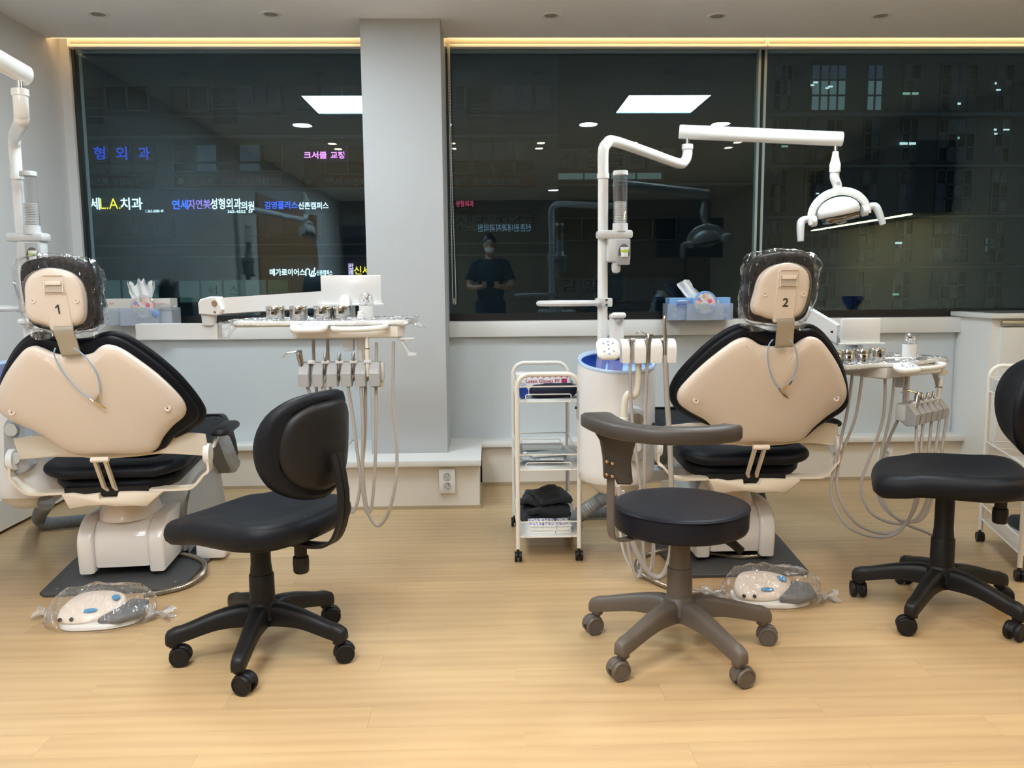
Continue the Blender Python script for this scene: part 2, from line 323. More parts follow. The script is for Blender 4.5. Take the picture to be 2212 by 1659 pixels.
wf = MB(); wf.bx(XL, -2.300, 4.835, 4.98, 0, 2.75); wf.bx(-.62, -.235, 4.76, 4.98, 0, 2.75); wf.bx(XL, XR, 4.86, 4.98, 2.475, 2.75); wf.bx(XL, 2.75, 4.80, 4.98, 0, .93); wf.bx(2.75, XR, 4.84, 4.98, 0, .93)
wf.bx(XL, XR, 4.70, 4.72, 2.55, 2.72)
struct(wf.build('wall_front', WALLP, smooth=0))
struct(MB().bx(XL+.01, 2.74, 4.792, 4.80, .255, .855).build('wall_front_panel', PANELP, smooth=0))
sl = MB(); sl.bx(XL, -.629, 4.75, 4.86, .852, .941, .004); sl.bx(-.225, 2.75, 4.75, 4.86, .852, .941, .004)
struct(sl.build('trim_1', TRIMW))
struct(MB().bx(-.629, -.225, 4.371, 4.86, .255, CZ+.01, .002).build('column', mat('column paint', (.47, .475, .48), .85), smooth=0))
for i, (x0, x1, a, b) in enumerate(((XL, -.79, 4.65, 4.685), (-.045, 2.75, 4.65, 4.685))):
    struct(MB().bx(x0, x1, a, 4.80, .228, .258, .003).build('trim_%d' % (2+i), TRIMW)); struct(MB().bx(x0, x1, b, 4.80, .0, .228).build('trim_%d' % (4+i), TRIMC, smooth=0))
    struct(MB().bx(x0, x1, b-.008, b, .0, .018).build('baseboard_front' if i else 'baseboard_front.001', SKIRT, smooth=0))
pl = thing('platform', 'low cream boxed platform around the foot of the column', 'platform', (0, 0, 0)); pl['kind'] = 'structure'
MB().bx(-.775, -.055, 4.20, 4.79, .0, .226).build('plinth_body', TRIMC, pl, 0); MB().bx(-.80, -.045, 4.172, 4.80, .226, .258, .003).build('top_board', TRIMW, pl)
MB().bx(-.785, -.046, 4.192, 4.20, 0, .016).build('skirting', SKIRT, pl, 0); MB().bx(-.055, -.045, 4.20, 4.69, 0, .016).build('skirting', SKIRT, pl, 0)
struct(MB().bx(XL, XL+.012, YB, 4.68, 0, .018).build('baseboard_left', SKIRT, smooth=0))
struct(MB().bx(XL, XL+.05, 1.0, 4.66, .018, .16).build('trim_6', TRIMC, smooth=0))
# windows
def window(n, x0, x1, left, right):
    t = bpy.data.objects.new('window_%d' % n, None); COL.objects.link(t); struct(t)
    z0, z1 = .941, 2.48
    MB().bx(x0, x1, GY-.03, GY+.04, z0, z0+.042).build('window_frame', FRAMEB, t, 0); MB().bx(x0, x1, GY-.02, GY+.04, z1-.005, z1).build('window_frame', FRAMEB, t, 0)
    if left: MB().bx(x0, x0+.014, GY-.012, GY+.04, z0, z1).build('window_frame', mat('dark bronze', (.03, .032, .03), .4), t, 0)
    if right: MB().bx(x1-.03, x1, GY-.012, GY+.04, z0, z1).build('window_frame', FRAMEB, t, 0)
    MB().bx(x0+.005, x1-.005, GY, GY+.02, z0+.04, z1-.01).build('pane', GLASS, t, 0)
window(1, -2.300, -.60, 1, 0); window(2, -.24, 1.572, 0, 0); window(3, 1.585, XR, 0, 0)
mm = mat('silicone joint', (.30, .36, .33), .4)
jt = MB(); jt.bx(1.556, 1.570, GY-.012, GY+.03, .98, 2.475); jt.bx(1.590, 1.604, GY-.012, GY+.03, .98, 2.475); struct(jt.build('trim_7', mm, smooth=0))
struct(MB().bx(1.570, 1.590, GY-.002, GY+.03, .98, 2.475).build('trim_8', FRAMEB, smooth=0))
# cove strip, blinds
cv = MB(); cv.bx(XL+.02, -.66, 4.703, 4.712, 2.484, 2.53); cv.bx(-.2, XR-.1, 4.703, 4.712, 2.484, 2.53)
tag(cv.build('led_strip', glow('warm led', (1, .62, .26), COVE_L), smooth=0), 'warm glowing light strip hidden in the ceiling cove over the windows', 'light strip')
def blind(x0, x1, label, sticker, chain=None):
    t = thing('roller_blind', label, 'blind', ((x0+x1)/2, 4.80, 2.50), 0, 'rolled-up blinds above the windows'); h = (x1-x0)/2
    MB().tube([(-h, 0, .01), (h, 0, .01)], .030, 16).build('fabric_roll', mat('blind fabric', (.80, .78, .72), .6), t)
    MB().bx(-h, h, -.028, .03, -.045, -.026, .006).build('bottom_rail', WHITE, t)
    for s in (-1, 1): MB().bx(s*h-.004, s*h+.004, -.035, .035, -.045, .045, .002).build('end_bracket', WHITE, t)
    if sticker is not None: MB().bx(sticker-x0-h-.011, sticker-x0-h+.011, -.032, -.0295, .000, .014).build('red_label', mat('red label', (.75, .12, .06), .5), t, 0)
    if chain is not None:
        a = [V((chain-x0-h, -.04, -.02)), V((chain-x0-h+.002, -.04, -.7)), V((chain-x0-h+.004, -.04, -1.40)), V((chain-x0-h+.012, -.04, -1.425)), V((chain-x0-h+.022, -.04, -1.40)), V((chain-x0-h+.010, -.04, -.7)), V((chain-x0-h+.008, -.04, -.02))]
        c = crom(a, 90); MB().tube(c, [.0018+.0016*(i % 2) for i in range(len(c))], 5).build('pull_chain', mat('bead chain', (.62, .60, .55), .4), t)
blind(-2.27, -.64, 'rolled-up roller blind over the window between left wall and column', -.66)
blind(-.225, 1.57, 'rolled-up roller blind with bead chain beside the column', 1.47, -.205)
blind(1.58, XR-.02, 'rolled-up roller blind over the window nearest the white cabinet', None)
# outlets
def outlet(x, y, z, label):
    t = thing('power_outlet', label, 'outlet', (x, y, z), 0, 'double wall sockets'); MB().box((0, -.004, 0), (.084, .008, .128), .003).build('plate', mat('outlet plate', (.78, .77, .76), .35), t)
    for s in (-1, 1):
        c = MB().lathe([(.0215, 0), (.0215, .003), (.019, .0035), (.0185, .0006), (.0001, .0006)], (0, -.008, s*.026), 24, Matrix.Rotation(PI/2, 4, 'X')); k = c.build('socket', mat('socket dish', (.55, .55, .55), .4), t)
        h = MB(); [h.cyl((q*.0075, -.009, s*.026+q*.004), .0024, .0012, 10, 'Y') for q in (-1, 1)]; h.box((.004, -.009, s*.026-.013), (.006, .0012, .004)); h.box((.006, -.009, s*.026+.014), (.005, .0012, .003)); h.build('contact_holes', CAVITY, k, kind='stuff')
p = at(966, 1039, Y=4.192); outlet(p.x, 4.192, p.z, 'white double socket on the front of the column platform')
p = at(1912, 990, Y=4.68); outlet(p.x, 4.684, p.z, 'white double socket low on the wall behind the hoses of chair 2')
# cabinet by the window
cb = thing('base_cabinet', 'white base cabinet with grey top against the window wall', 'cabinet', (2.75, 4.44, 0))
MB().bx(0, .84, .02, .395, .0, .945, .002).build('body', TRIMW, cb); MB().bx(-.02, .84, -.02, .395, .945, .972, .003).build('top_edge', TRIMW, cb); MB().bx(.02, .84, .0, .38, .9722, .9745).build('worktop', mat('grey worktop', (.20, .215, .225), .25), cb)
d = MB().bx(.045, .44, -.002, .02, .09, .895, .002).build('door', TRIMW, cb); MB().bx(.05, .44, .004, .02, .90, .93, .002).build('finger_grip', mat('brushed grip', (.5, .5, .5), .3, metal=.8), d)
MB().bx(.445, .84, -.002, .02, .09, .895, .002).build('door', TRIMW, cb)
# right wall cabinet run with under-cabinet light, blue bowl (seen mirrored in the glass)
wc = thing('wall_cabinet', 'long white wall cabinet with a warm light strip beneath', 'cabinet', (XR, 2.35, 1.67))
for k in range(4): MB().bx(-.36, 0, -1.0+k*.5, -1.0+k*.5+.49, 0, .55, .003).build('door', mat('dark veneer', (.10, .085, .065), .5), wc)
MB().bx(-.34, -.32, -.95, .98, -.012, -.002).build('light_strip', glow('cabinet strip', (1, .72, .32), 30), wc, 0)
ct = thing('counter', 'pale counter with white drawers along the right wall', 'cabinet', (XR, 2.3, 0)); MB().bx(-.58, 0, -1.1, 1.1, 0, .86, .003).build('body', mat('counter body', (.5, .49, .46), .5), ct); MB().bx(-.6, 0, -1.12, 1.12, .86, .9, .004).build('worktop', mat('pale worktop', (.45, .46, .46), .3), ct)
for k in range(4): d = MB().bx(-.595, -.58, -1.08+k*.54, -1.08+k*.54+.53, .1, .82, .003).build('drawer', mat('counter body', (.5, .49, .46), .5), ct); MB().bx(-.612, -.595, -.95+k*.54, -.70+k*.54, .74, .75).build('handle', STEEL, d)
bw = MB(); bw.lathe([(.045, 0), (.05, .012), (.04, .02), (.085, .06), (.10, .12), (.094, .12), (.08, .065), (.0001, .03)], (XR-.3, 2.3, .9), 28); tag(bw.build('bowl', mat('blue bowl', (.01, .05, .35), .2)), 'blue mixing bowl on the counter of the right wall', 'bowl')
# ---------------------------------------------------------------- patient chairs
C2 = V((1.014, 3.0, 0)); C1 = V((-1.415, 2.94, 0)); OFF = C1-C2
def lp(x, y, yl): return at(x, y, Y=3.0+yl)-C2
def l1(x, y, yl): return at(x, y, Y=2.94+yl)-C1
def xz(P): return [(p.x, p.z) for p in P]
ZT_, ZB_ = lp(1700, 727, -.12).z, lp(1655, 955, .10).z
def slope(z): return -.12+(ZT_-z)*.22/(ZT_-ZB_)
def by(py): return -.12+(py-727)/228*.22
def bendf(k=.32): return lambda v: V((v.x, slope(v.y)+v.z+k*v.x*v.x, v.y))
def patient_chair(number, label, loc):
    t = thing('dental_chair', label, 'dental chair', loc, 0, 'dental treatment chairs')
    so = [(1659, 747), (1640, 744), (1622, 733), (1606, 729), (1579, 741), (1526, 783), (1486, 823), (1468, 849), (1470, 872), (1490, 889), (1526, 909), (1550, 934), (1572, 952), (1600, 957), (1655, 957), (1706, 957), (1736, 948), (1760, 924), (1789, 901), (1821, 880), (1834, 858), (1832, 833), (1815, 792), (1791, 756), (1771, 734), (1751, 727), (1733, 733), (1715, 744), (1690, 748)]
    out = [(p.x, p.y) for p in crom([(*q,) for q in [(a[0], a[1], 0) for a in xz([lp(x, y, by(y)) for x, y in so])]], 5, True)]
    MB().pad(out, [(-.3, -.034), (-.7, -.033), (.03, -.029), (.014, -.024), (.005, -.016), (0, -.006), (0, .008), (.006, .013), (.03, .014)], bend=bendf()).build('backrest_shell', CREAM, t, 60)
    co = [(1659, 713), (1630, 704), (1600, 698), (1572, 707), (1536, 731), (1498, 766), (1465, 804), (1449, 834), (1447, 855), (1456, 878), (1480, 897), (1512, 912), (1540, 930), (1570, 950), (1600, 962), (1655, 964), (1700, 962), (1735, 948), (1762, 926), (1790, 910), (1820, 893), (1836, 872), (1838, 850), (1833, 820), (1822, 785), (1800, 745), (1773, 713), (1748, 699), (1722, 701), (1690, 711)]
    o2 = [(p.x, p.y) for p in crom([(a[0], a[1], 0) for a in xz([lp(x, y, by(y)+.085) for x, y in co])], 5, True)]
    MB().pad(o2, [(-.6, .014), (.05, .012), (.024, .014), (.016, .024), (.016, .036), (.024, .046), (.04, .05)], bend=bendf()).build('backrest_cushion', LEATH, t, 60)
    MB().pad(o2, [(.05, .044), (.012, .046), (.002, .056), (0, .07), (.004, .082), (.018, .092), (.06, .094), (-.4, .085)], bend=bendf()).build('backrest_cushion', LEATH, t, 60)
    for px, py in ((1501, 864), (1804, 860)):
        p = lp(px, py, by(py)); c = MB().lathe([(.012, 0), (.011, .003), (.008, .0035), (.006, .001), (.0001, .001)], (p.x, slope(p.z)-.031+.32*p.x*p.x, p.z), 16, Matrix.Rotation(PI/2, 4, 'X')).build('screw_cover', CREAM, t)
        MB().cyl((p.x, slope(p.z)-.0335+.32*p.x*p.x, p.z), .0022, .002, 8, 'Y').build('screw_hole', CAVITY, c)
    # wing bracket, hinges, J bars
    wp = [l1(x, y, .085) for x, y in ((41, 953), (73, 936), (150, 930), (300, 928), (335, 927), (394, 947), (410, 950), (418, 1000), (384, 992), (335, 979), (290, 983), (234, 986), (199, 985), (176, 982), (107, 982), (55, 998))]
    wp = [p+V((math.copysign(.034, p.x) if abs(p.x) > .25 else 0, 0, -.014+(.014 if abs(p.x) > .25 else 0))) for p in wp]
    MB().pad(xz(wp), [(-.5, -.004), (.004, -.004), (0, -.002), (0, .006), (.004, .008)], bend=lambda v: V((v.x, .115+v.z+.45*v.x*v.x, v.y))).build('wing_bracket', mat('cream metal', (.74, .655, .54), .4), t, 50)
    zb = l1(430, 1052, .2).z
    for s in (-1, 1):
        h = V((s*.352, .185, l1(432, 985, .17).z)); MB().cyl(h, .040, .022, 24, 'X').build('hinge_cap', WHITE, t)
        path = crom([h, h+V((s*.004, 0, -.06)), (s*.338, .17, zb+.05), (s*.30, .17, zb+.008), (s*.25, .17, zb), (s*.10, .18, zb)], 5)
        MB().bar(path, (0, 1, 0), .060, .009).build('side_bar', mat('cream metal', (.74, .655, .54), .4), t, 30)
        pd = l1(432, 922, .38) if s > 0 else None; z = .578
        MB().pad(rrect(.075, .26, .035, 5, s*.378, .38), [(-.4, z+.018), (.012, z+.016), (.002, z+.008), (0, z), (.004, z-.008), (.02, z-.012)]).build('armrest', BLACK, t)
        MB().bar([(s*.36, .33, z-.01), (s*.356, .26, z-.05), (s*.345, .17, h.z+.02)], (0, 1, 0), .035, .01).build('armrest_post', WHITE, t)
    # seat, thigh pad and leg rest (profiles swept across the width)
    def sweep(prof, xw, name, m, r=.02):
        a = MB(); n = len(prof); rings = [(-xw, .03), (-xw+.006, .012), (-xw+.02, 0), (xw-.02, 0), (xw-.006, .012), (xw, .03)]
        cx = sum(p[0] for p in prof)/n; cz = sum(p[1] for p in prof)/n
        vs = [V((x, cx+(p[0]-cx)*(1-i*1.2), cz+(p[1]-cz)*(1-i*5))) for x, i in rings for p in prof]
        fs = [(i*n+k, i*n+(k+1) % n, (i+1)*n+(k+1) % n, (i+1)*n+k) for i in range(len(rings)-1) for k in range(n)]+[tuple(range(n-1, -1, -1)), tuple((len(rings)-1)*n+k for k in range(n))]
        return a.add(vs, fs).build(name, m, t, 50)
    sb_ = lambda v: V((v.x, v.y, v.z+.055*max(0, (v.y-.3)/.7)+.16*v.x*v.x-.010*math.cos(v.x*12)*(1 if v.z > .43 else 0)))
    MB().pad([(a, b) for a, b in rrect(.525, .86, .11, 8, 0, .56)], [(-.6, .432), (.03, .430), (.008, .436), (0, .448), (.002, .462), (.012, .474), (.035, .482), (.05, .480), (.07, .486), (-.6, .492), (-.3, .490)], bend=sb_).build('seat_cushion', LEATH, t, 75)
    MB().pad(rrect(.47, .60, .13, 8, 0, .46), [(-.6, .368), (.05, .370), (.018, .380), (.002, .398), (0, .412), (.008, .426), (.03, .434), (-.5, .434)], bend=lambda v: V((v.x, v.y, v.z+.035*max(0, (v.y-.3)/.7)+.25*v.x*v.x))).build('seat_base_pad', LEATH, t, 75)
    sweep([(.97, .55), (1.06, .54), (1.16, .47), (1.24, .36), (1.27, .28), (1.25, .265), (1.18, .34), (1.08, .44), (.97, .49)], .235, 'leg_rest_cushion', LEATH)
    sweep([(.88, .49), (1.07, .435), (1.17, .335), (1.25, .262), (1.28, .25), (1.27, .225), (1.20, .215), (1.08, .24), (.94, .34), (.84, .45)], .242, 'leg_rest_shell', mat('grey shell', (.23, .23, .235), .35))
    # carrier, link, neck, base housing
    cr = MB(); za, zc = l1(255, 1058, .15).z, l1(255, 1092, .15).z
    oc = xz([l1(x, y, .15) for x, y in ((150, 1062), (172, 1061), (196, 1065), (228, 1062), (230, 1073), (264, 1073), (268, 1060), (300, 1060), (358, 1062), (328, 1092), (300, 1090), (262, 1091), (238, 1087), (205, 1088), (168, 1094))])
    cr.pad(oc, [(.004, .0), (0, .004), (0, .28), (.004, .284)], bend=lambda v: V((v.x, .12+v.z, v.y))); cr.build('seat_carrier', mat('cream metal', (.74, .655, .54), .4), t, 50)
    MB().bx(-.16, .14, .14, .7, zb-.012, zb+.02).build('under_frame', BLACK, t)
    for dx in (-.018, .018):
        a = l1(218, 993, .05); b = l1(243, 1052, .13); c = l1(258, 1062, .16)
        MB().bar([a+V((dx, 0, 0)), b+V((dx, 0, 0)), c+V((dx*.8, 0, 0))], (0, 1, 0), .02, .011).build('tilt_link', mat('cream metal', (.74, .655, .54), .4), t)
    a = l1(218, 993, .045); MB().cyl(a, .010, .062, 16, 'X').build('link_pin', CREAM, t)
    MB().lathe([(.12, .235), (.115, .26), (.095, .31), (.09, .36)], (-.02, .42, 0), 32, None, .95, 1.3).build('neck_cover', CREAM, t)
    pr = [(.27, .055), (.262, .13), (.272, .185), (.30, .225), (.35, .245), (.95, .235), (.95, .055)]
    def housing(x0, x1, name, prof, m=PINKW):
        n = len(prof); P = crom([(0, a, b) for a, b in prof[:5]], 4); P = [(p.y, p.z) for p in P]+prof[5:]; n = len(P)
        cxm = (x0+x1)/2; vs = []
        for x, i in ((x0, .012), (x0+.004, .004), (x0+.012, 0), (x1-.012, 0), (x1-.004, .004), (x1, .012)):
            vs += [V((x, .6+(a-.6)*(1-i*2), .15+(b-.15)*(1-i*4))) for a, b in P]
        fs = [(i*n+k, i*n+(k+1) % n, (i+1)*n+(k+1) % n, (i+1)*n+k) for i in range(5) for k in range(n)]+[tuple(range(n-1, -1, -1)), tuple(5*n+k for k in range(n))]
        MB().add(vs, fs).build(name, m, t, 45)
    housing(-.118, .088, 'base_cover', pr); pr2 = [(a-.012 if a < .3 else a, b-.02 if b < .1 else b+.002) for a, b in pr]
    housing(-.178, -.118, 'base_cheek', pr2); housing(.088, .148, 'base_cheek', pr2)
    dm = crom([(0, .52, .25), (0, .60, .34), (0, .75, .385), (0, .95, .36), (0, 1.12, .27), (0, 1.2, .10)], 4); P = [(p.y, p.z) for p in dm]+[(1.2, .03), (.52, .03)]
    a = MB(); M = Matrix(((0, 0, 1, 0), (1, 0, 0, 0), (0, 1, 0, 0), (0, 0, 0, 1)))
    a.pad(P, [(.03, -.13), (.012, -.124), (0, -.105), (0, .155), (.012, .174), (.03, .18)], M=M); a.build('lift_arm_cover', LGREY, t, 60)
    a = MB(); a.pad([(p[0]-.05, p[1]*.86) for p in P], [(.02, .178), (.004, .182), (.02, .19)], M=M); a.build('lift_arm_panel', GREYP, t, 60)
    if number == '1': MB().box((.275, .50, .045), (.12, .10, .066), .012).build('foot_block', PINKW, t)
    MB().pad([(-.25, .115), (.215, .115), (.245, .14), (.285, .6), (.285, 1.32), (-.30, 1.32), (-.30, .5), (-.275, .14)], [(.003, .0), (0, .003), (0, .012), (.003, .015)]).build('floor_plate', PLATE, t, 30)
    b = MB(); [b.cyl((x, y, .0165), .006, .004, 12) for x, y in ((-.22, .16), (.21, .17))]; b.build('plate_bolt', CHROME, t, kind='stuff')
    # headrest
    hy = -.175; ho = [(1694, 568), (1665, 574), (1645, 587), (1634, 605), (1629, 630), (1624, 660), (1632, 677), (1650, 684), (1668, 690), (1692, 691), (1716, 688), (1732, 678), (1740, 662), (1745, 635), (1745, 607), (1738, 588), (1722, 575)]
    oh = [(p.x, p.y) for p in crom([(a[0], a[1], 0) for a in xz([lp(x, y, hy) for x, y in ho])], 4, True)]
    hb = lambda v: V((v.x, hy+v.z-(v.y-1.09)*.25, v.y))
    MB().pad(oh, [(-.4, -.016), (.022, -.016), (.012, -.013), (.003, -.006), (0, .002), (0, .016), (.006, .02)], bend=hb).build('headrest_shell', CREAM, t, 60)
    ce = lp(1694, 640, hy); dz = 0
    st = rrect(.072, .180, .008, 3, ce.x-.001, ce.z-.0); hs = MB().pad(st, [(-.5, -.0195), (.003, -.0195), (0, -.017), (0, -.012)], bend=hb).build('headrest_spine', CREAM, t, 30)
    la = lp(1695, 601, hy); LB = lambda x0, x1, z0, z1, d0, d1: [(V((la.x+x, hb(V((0, la.z+z, 0))).y+d, la.z+z))) for x in (x0, x1) for z in (z0, z1) for d in (d0, d1)]
    f = MB(); [f.box((la.x+a, hb(V((0, la.z+b, 0))).y-.021, la.z+b), (c, .006, d), .001) for a, b, c, d in ((-.028, 0, .003, .057), (.028, 0, .003, .057), (0, .028, .059, .003), (0, -.029, .066, .004))]; f.build('latch_frame', CREAM, hs)
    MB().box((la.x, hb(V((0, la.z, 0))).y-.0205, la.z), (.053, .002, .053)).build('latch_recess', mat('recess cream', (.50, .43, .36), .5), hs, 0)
    MB().box((la.x, hb(V((0, la.z+.002, 0))).y-.0235, la.z+.003), (.048, .009, .013), .002).build('release_lever', CREAM, hs)
    for px, py in ((1648, 635), (1731, 635)):
        p = lp(px, py, hy); yy = hb(V((0, p.z, 0))).y; c = MB().lathe([(.009, 0), (.0085, .003), (.006, .003), (.005, .001), (.0001, .001)], (p.x, yy-.0155, p.z), 16, Matrix.Rotation(PI/2, 4, 'X')).build('screw_cover', CREAM, t)
        MB().cyl((p.x, yy-.0175, p.z), .0015, .002, 8, 'Y').build('screw_hole', CAVITY, c)
    nn = lp(1693, 653, hy); yy = hb(V((0, nn.z, 0))).y
    if number == '1': MB().prism([(-.0085, .0060), (.0010, .0158), (.0050, .0158), (.0050, -.0158), (.0, -.0158), (.0, .0085), (-.0060, .0022)], 0, .0003, Matrix.Translation((nn.x, yy-.0204, nn.z)) @ Matrix.Rotation(PI/2+.245, 4, 'X')).build('number', mat('black print', (.01, .01, .01), .5), t, 0)
    else: text('number', number, mat('black print', (.01, .01, .01), .5), t, (nn.x, yy-.0204, nn.z), .0315, bold=.028, ext=0, M=Matrix.Rotation(PI/2+.245, 4, 'X'))
    cu = [(1690, 545), (1650, 549), (1618, 560), (1607, 590), (1604, 640), (1606, 675), (1622, 692), (1665, 699), (1700, 698), (1730, 690), (1743, 668), (1748, 620), (1746, 578), (1730, 554)]
    oc = [(p.x, p.y) for p in crom([(a[0], a[1], 0) for a in xz([lp(x, y, hy+.06) for x, y in cu])], 4, True)]
    MB().pad(oc, [(-.5, .015), (.02, .018), (.005, .026), (0, .04), (0, .065), (.006, .082), (.025, .092), (-.5, .088)], bend=hb).build('headrest_cushion', LEATH, t, 60)
    w = MB(); w.pad(oc, [(.0, -.010), (.004, -.0), (-1.06, .012), (-1.07, .04), (-1.07, .07), (-1.05, .09), (-.8, .102), (-.4, .105)], bend=hb)
    nv = []
    for v in w.v:
        k = V((noise.noise(v*26), noise.noise(v*26+V((7, 7, 7))), noise.noise(v*30+V((3, 1, 9)))))*.010
        if v.z > 1.16 and abs(v.x-.03) > .05: k += V((math.copysign(.006, v.x-.03), 0, .004))*(1+noise.noise(v*50))
        nv.append(v+k)
    w.v = nv; w.build('plastic_wrap', FILM, t, 60)
    w = MB(); w.pad(oh, [(.002, -.0), (-1.012, -.012), (-1.0, -.021), (.014, -.0235), (-.5, -.026)], bend=hb); w.v = noisy(w.v, .002, 40, 3); w.build('plastic_wrap', film('thin smooth film', (.99, .99, .99), .03, .02, rough=.12, bump=.12, bscale=40), t, 60)
    for s, n_ in ((-1, 0), (1, 5)):   # gathered lower hem of the cover
        w = MB()
        pts = [lp(x, y, hy+.03) for x, y in (((1604, 660), (1606, 690), (1625, 705), (1665, 703)) if s < 0 else ((1705, 700), (1735, 702), (1742, 680), (1746, 660)))]
        for d in (0, .02, .045): w.bar([p+V((0, d, -d*.1+noise.noise(p*30)*.008)) for p in crom(pts, 5)], (0, .35, 1), .028, .0012)
        w.v = noisy(w.v, .008, 35, 2); w.build('plastic_hem', FILM, t, 60, kind='stuff')
    s0, s1 = lp(1692, 688, hy+.02), lp(1687, 745, -.12)
    MB().bar(crom([V((s0.x, hy+.02, s0.z+.03)), V((s0.x, hy-.004, s0.z-.008)), V(((s0.x+s1.x)/2, -.165, (s0.z+s1.z)/2-.004)), V((s1.x, -.150, s1.z)), V((s1.x, -.138, s1.z-.004))], 4), (1, 0, .04), .061, .006).build('headrest_strap', STRAP, t, 50)
    return t
chair2 = patient_chair('2', 'dental chair numbered 2 on its headrest, behind the grey-brown round stool', C2)
chair1 = patient_chair('1', 'dental chair numbered 1 on its headrest, nearest the left wall', C1)
chair1.rotation_euler = (0, 0, math.radians(5))
def bib_cord(loc, label, rz=0):
    t = thing('bib_cord', label, 'bib clip cord', loc, rz, 'light blue bib cords'); y = lambda p: slope(p.z)-.046
    def P(l): return [V((p.x, slope(p.z)-.046+.2*p.x**2, p.z)) for p in (lp(a, b, by(b)-.04) for a, b in l)]
    MB().tube(crom(P([(1668, 733), (1659, 745), (1656, 765), (1659, 795), (1668, 822), (1679, 838)]), 6), .0024, 6).build('cord', CORD, t)
    MB().tube(crom(P([(1703, 733), (1713, 745), (1719, 765), (1719, 790), (1713, 808), (1708, 822)]), 6), .0024, 6).build('cord', CORD, t)
    for a, b, nm in (((1679, 838), (1684, 846), 'ferrule'), ((1708, 822), (1703, 829), 'ferrule')):
        q = P([a, b]); MB().tube(q, .0035, 8).build(nm, CHROME, t)
    q = P([(1703, 829), (1694, 838), (1683, 846)]); MB().tube(q, [.0022, .0045, .002], 8).build('alligator_clip', GOLDM, t)
    q = P([(1683, 844), (1692, 852), (1701, 859)]); MB().tube(q, [.0022, .005, .0015], 8).build('alligator_clip', GOLDM, t)
bib_cord(C2, 'light blue bib cord with metal clips hanging on the back of chair 2'); bib_cord(C1, 'light blue bib cord with brassy clips hanging on the back of chair 1', math.radians(5))

# ---------------------------------------------------------------- water units with light poles
def water_unit(off, label, side):
    o = V((.52, 3.35, 0))+off; t = thing('water_unit', label, 'dental unit', o, 0, 'white water units beside the chairs')
    def tl(v): return V((v.x, v.y, v.z+max(0, (v.z-.6)/.2)*(v.y*.16-v.x*.02)))
    a = MB(); a.lathe([(.12, .352), (.150, .352), (.156, .36), (.158, .40), (.158, .80), (.157, .828)], n=48); a.v = [tl(v) for v in a.v]; a.build('body', mat('pearl white body', (.74, .73, .73), .28, coat=.2), t, 50)
    a = MB(); a.lathe([(.158, .828), (.160, .834), (.156, .843), (.146, .840), (.140, .828)], n=48); a.v = [tl(v) for v in a.v]; a.build('bowl_rim', BLUEL, t, 60)
    a = MB(); a.lathe([(.142, .834), (.130, .823), (.10, .795), (.05, .775), (.0001, .772)], n=40); a.v = [tl(v) for v in a.v]; bo = a.build('spittoon_bowl', BLUEG, t, 60)
    MB().lathe([(.03, 0), (.032, .006), (.02, .012), (.0001, .014)], (.02, -.06, .782), 24).build('drain_cap', BLUEL, bo)
    a = MB(); a.lathe([(.06, .29), (.075, .295), (.105, .32), (.12, .352)], n=32); a.build('lower_housing', TRIMC, t)
    MB().bx(-.161, -.152, -.03, .02, .60, .72, .003).build('side_seam', GREYP, t)
    MB().cyl((-.163, .01, .645), .006, .01, 10, 'X').build('side_knob', BLACK, t)
    p = at(1332, 720, Y=3.42)-V((.52, 3.35, 0)); a = MB(); a.box((p.x, .07, .91), (.056, .062, .21), .012); a.build('cup_filler', WHITE, t)
    a = MB(); a.box((p.x, .055, 1.018), (.062, .09, .024), .01, Matrix.Rotation(-.1, 4, 'X')); a.build('filler_cap', WHITE, t); MB().cyl((p.x, .02, 1.0), .010, .012, 12).build('spout', GREYP, t)
    MB().box((p.x, .038, .835), (.02, .006, .025), .002).build('sensor_window', BLACK, t)
    MB().bar([(.10, .08, .34), (.25, .16, .335), (.42, .22, .33)], (0, 0, 1), .045, .08).build('mounting_arm', LGREY, t)
    MB().bx(.30, .52, .12, .28, .36, .39, .01).build('arm_cover', LGREY, t)
    # joint plate for the assistant arm
    q = V((.05, -.165, .0)); M = Matrix(((1, 0, 0, 0), (0, 0, 1, 0), (0, 1, 0, 0), (0, 0, 0, 1)))
    od = [(q.x+.052*math.cos(k)*(1.0 if math.sin(k) < 0 else .80), .565+(.060 if math.sin(k) > 0 else -.060)*1.0+.050*math.sin(k)) for k in [i*PI/10 for i in range(20)]]
    MB().pad(od, [(.008, -.19), (.0, -.182), (0, -.14)], M=M).build('joint_plate', GREYP, t, 50)
    MB().cyl((q.x, -.195, .52), .021, .014, 20, 'Y').build('joint_cap', LGREY, t); MB().cyl((q.x, -.195, .63), .025, .03, 20, 'Y').build('joint_ring', CHROME, t)
    # pole with its tray ring
    xp, yp = -.04, .13
    MB().tube([(xp, yp, .34), (xp, yp, 1.60)], .0215, 20).build('pole', WHITE, t)
    zc = at(1302, 653, Y=3.48).z
    MB().box((xp+.004, yp-.004, zc), (.068, .056, .036), .006).build('clamp', LGREY, t); a = MB(); [a.cyl((xp+.012, yp-.033, zc+d), .0055, .004, 12, 'Y') for d in (-.010, .010)]; a.build('clamp_screw', STEEL, t, kind='stuff')
    ring = [V((xp-.145+.125*math.cos(k), yp-.03+.085*math.sin(k), zc-.002)) for k in [2*PI*i/36 for i in range(37)]]
    MB().tube(ring, .011, 8).build('tray_ring', LGREY, t); MB().bar([(xp-.04, yp-.02, zc), (xp, yp, zc)], (0, 1, 0), .04, .02).build('tray_ring_stem', LGREY, t)
    return t
water_unit(V((0, 0, 0)), 'white cylindrical water unit with blue bowl between trolley and chair 2', 1)
OFFU = OFF+V((.085, 0, 0))
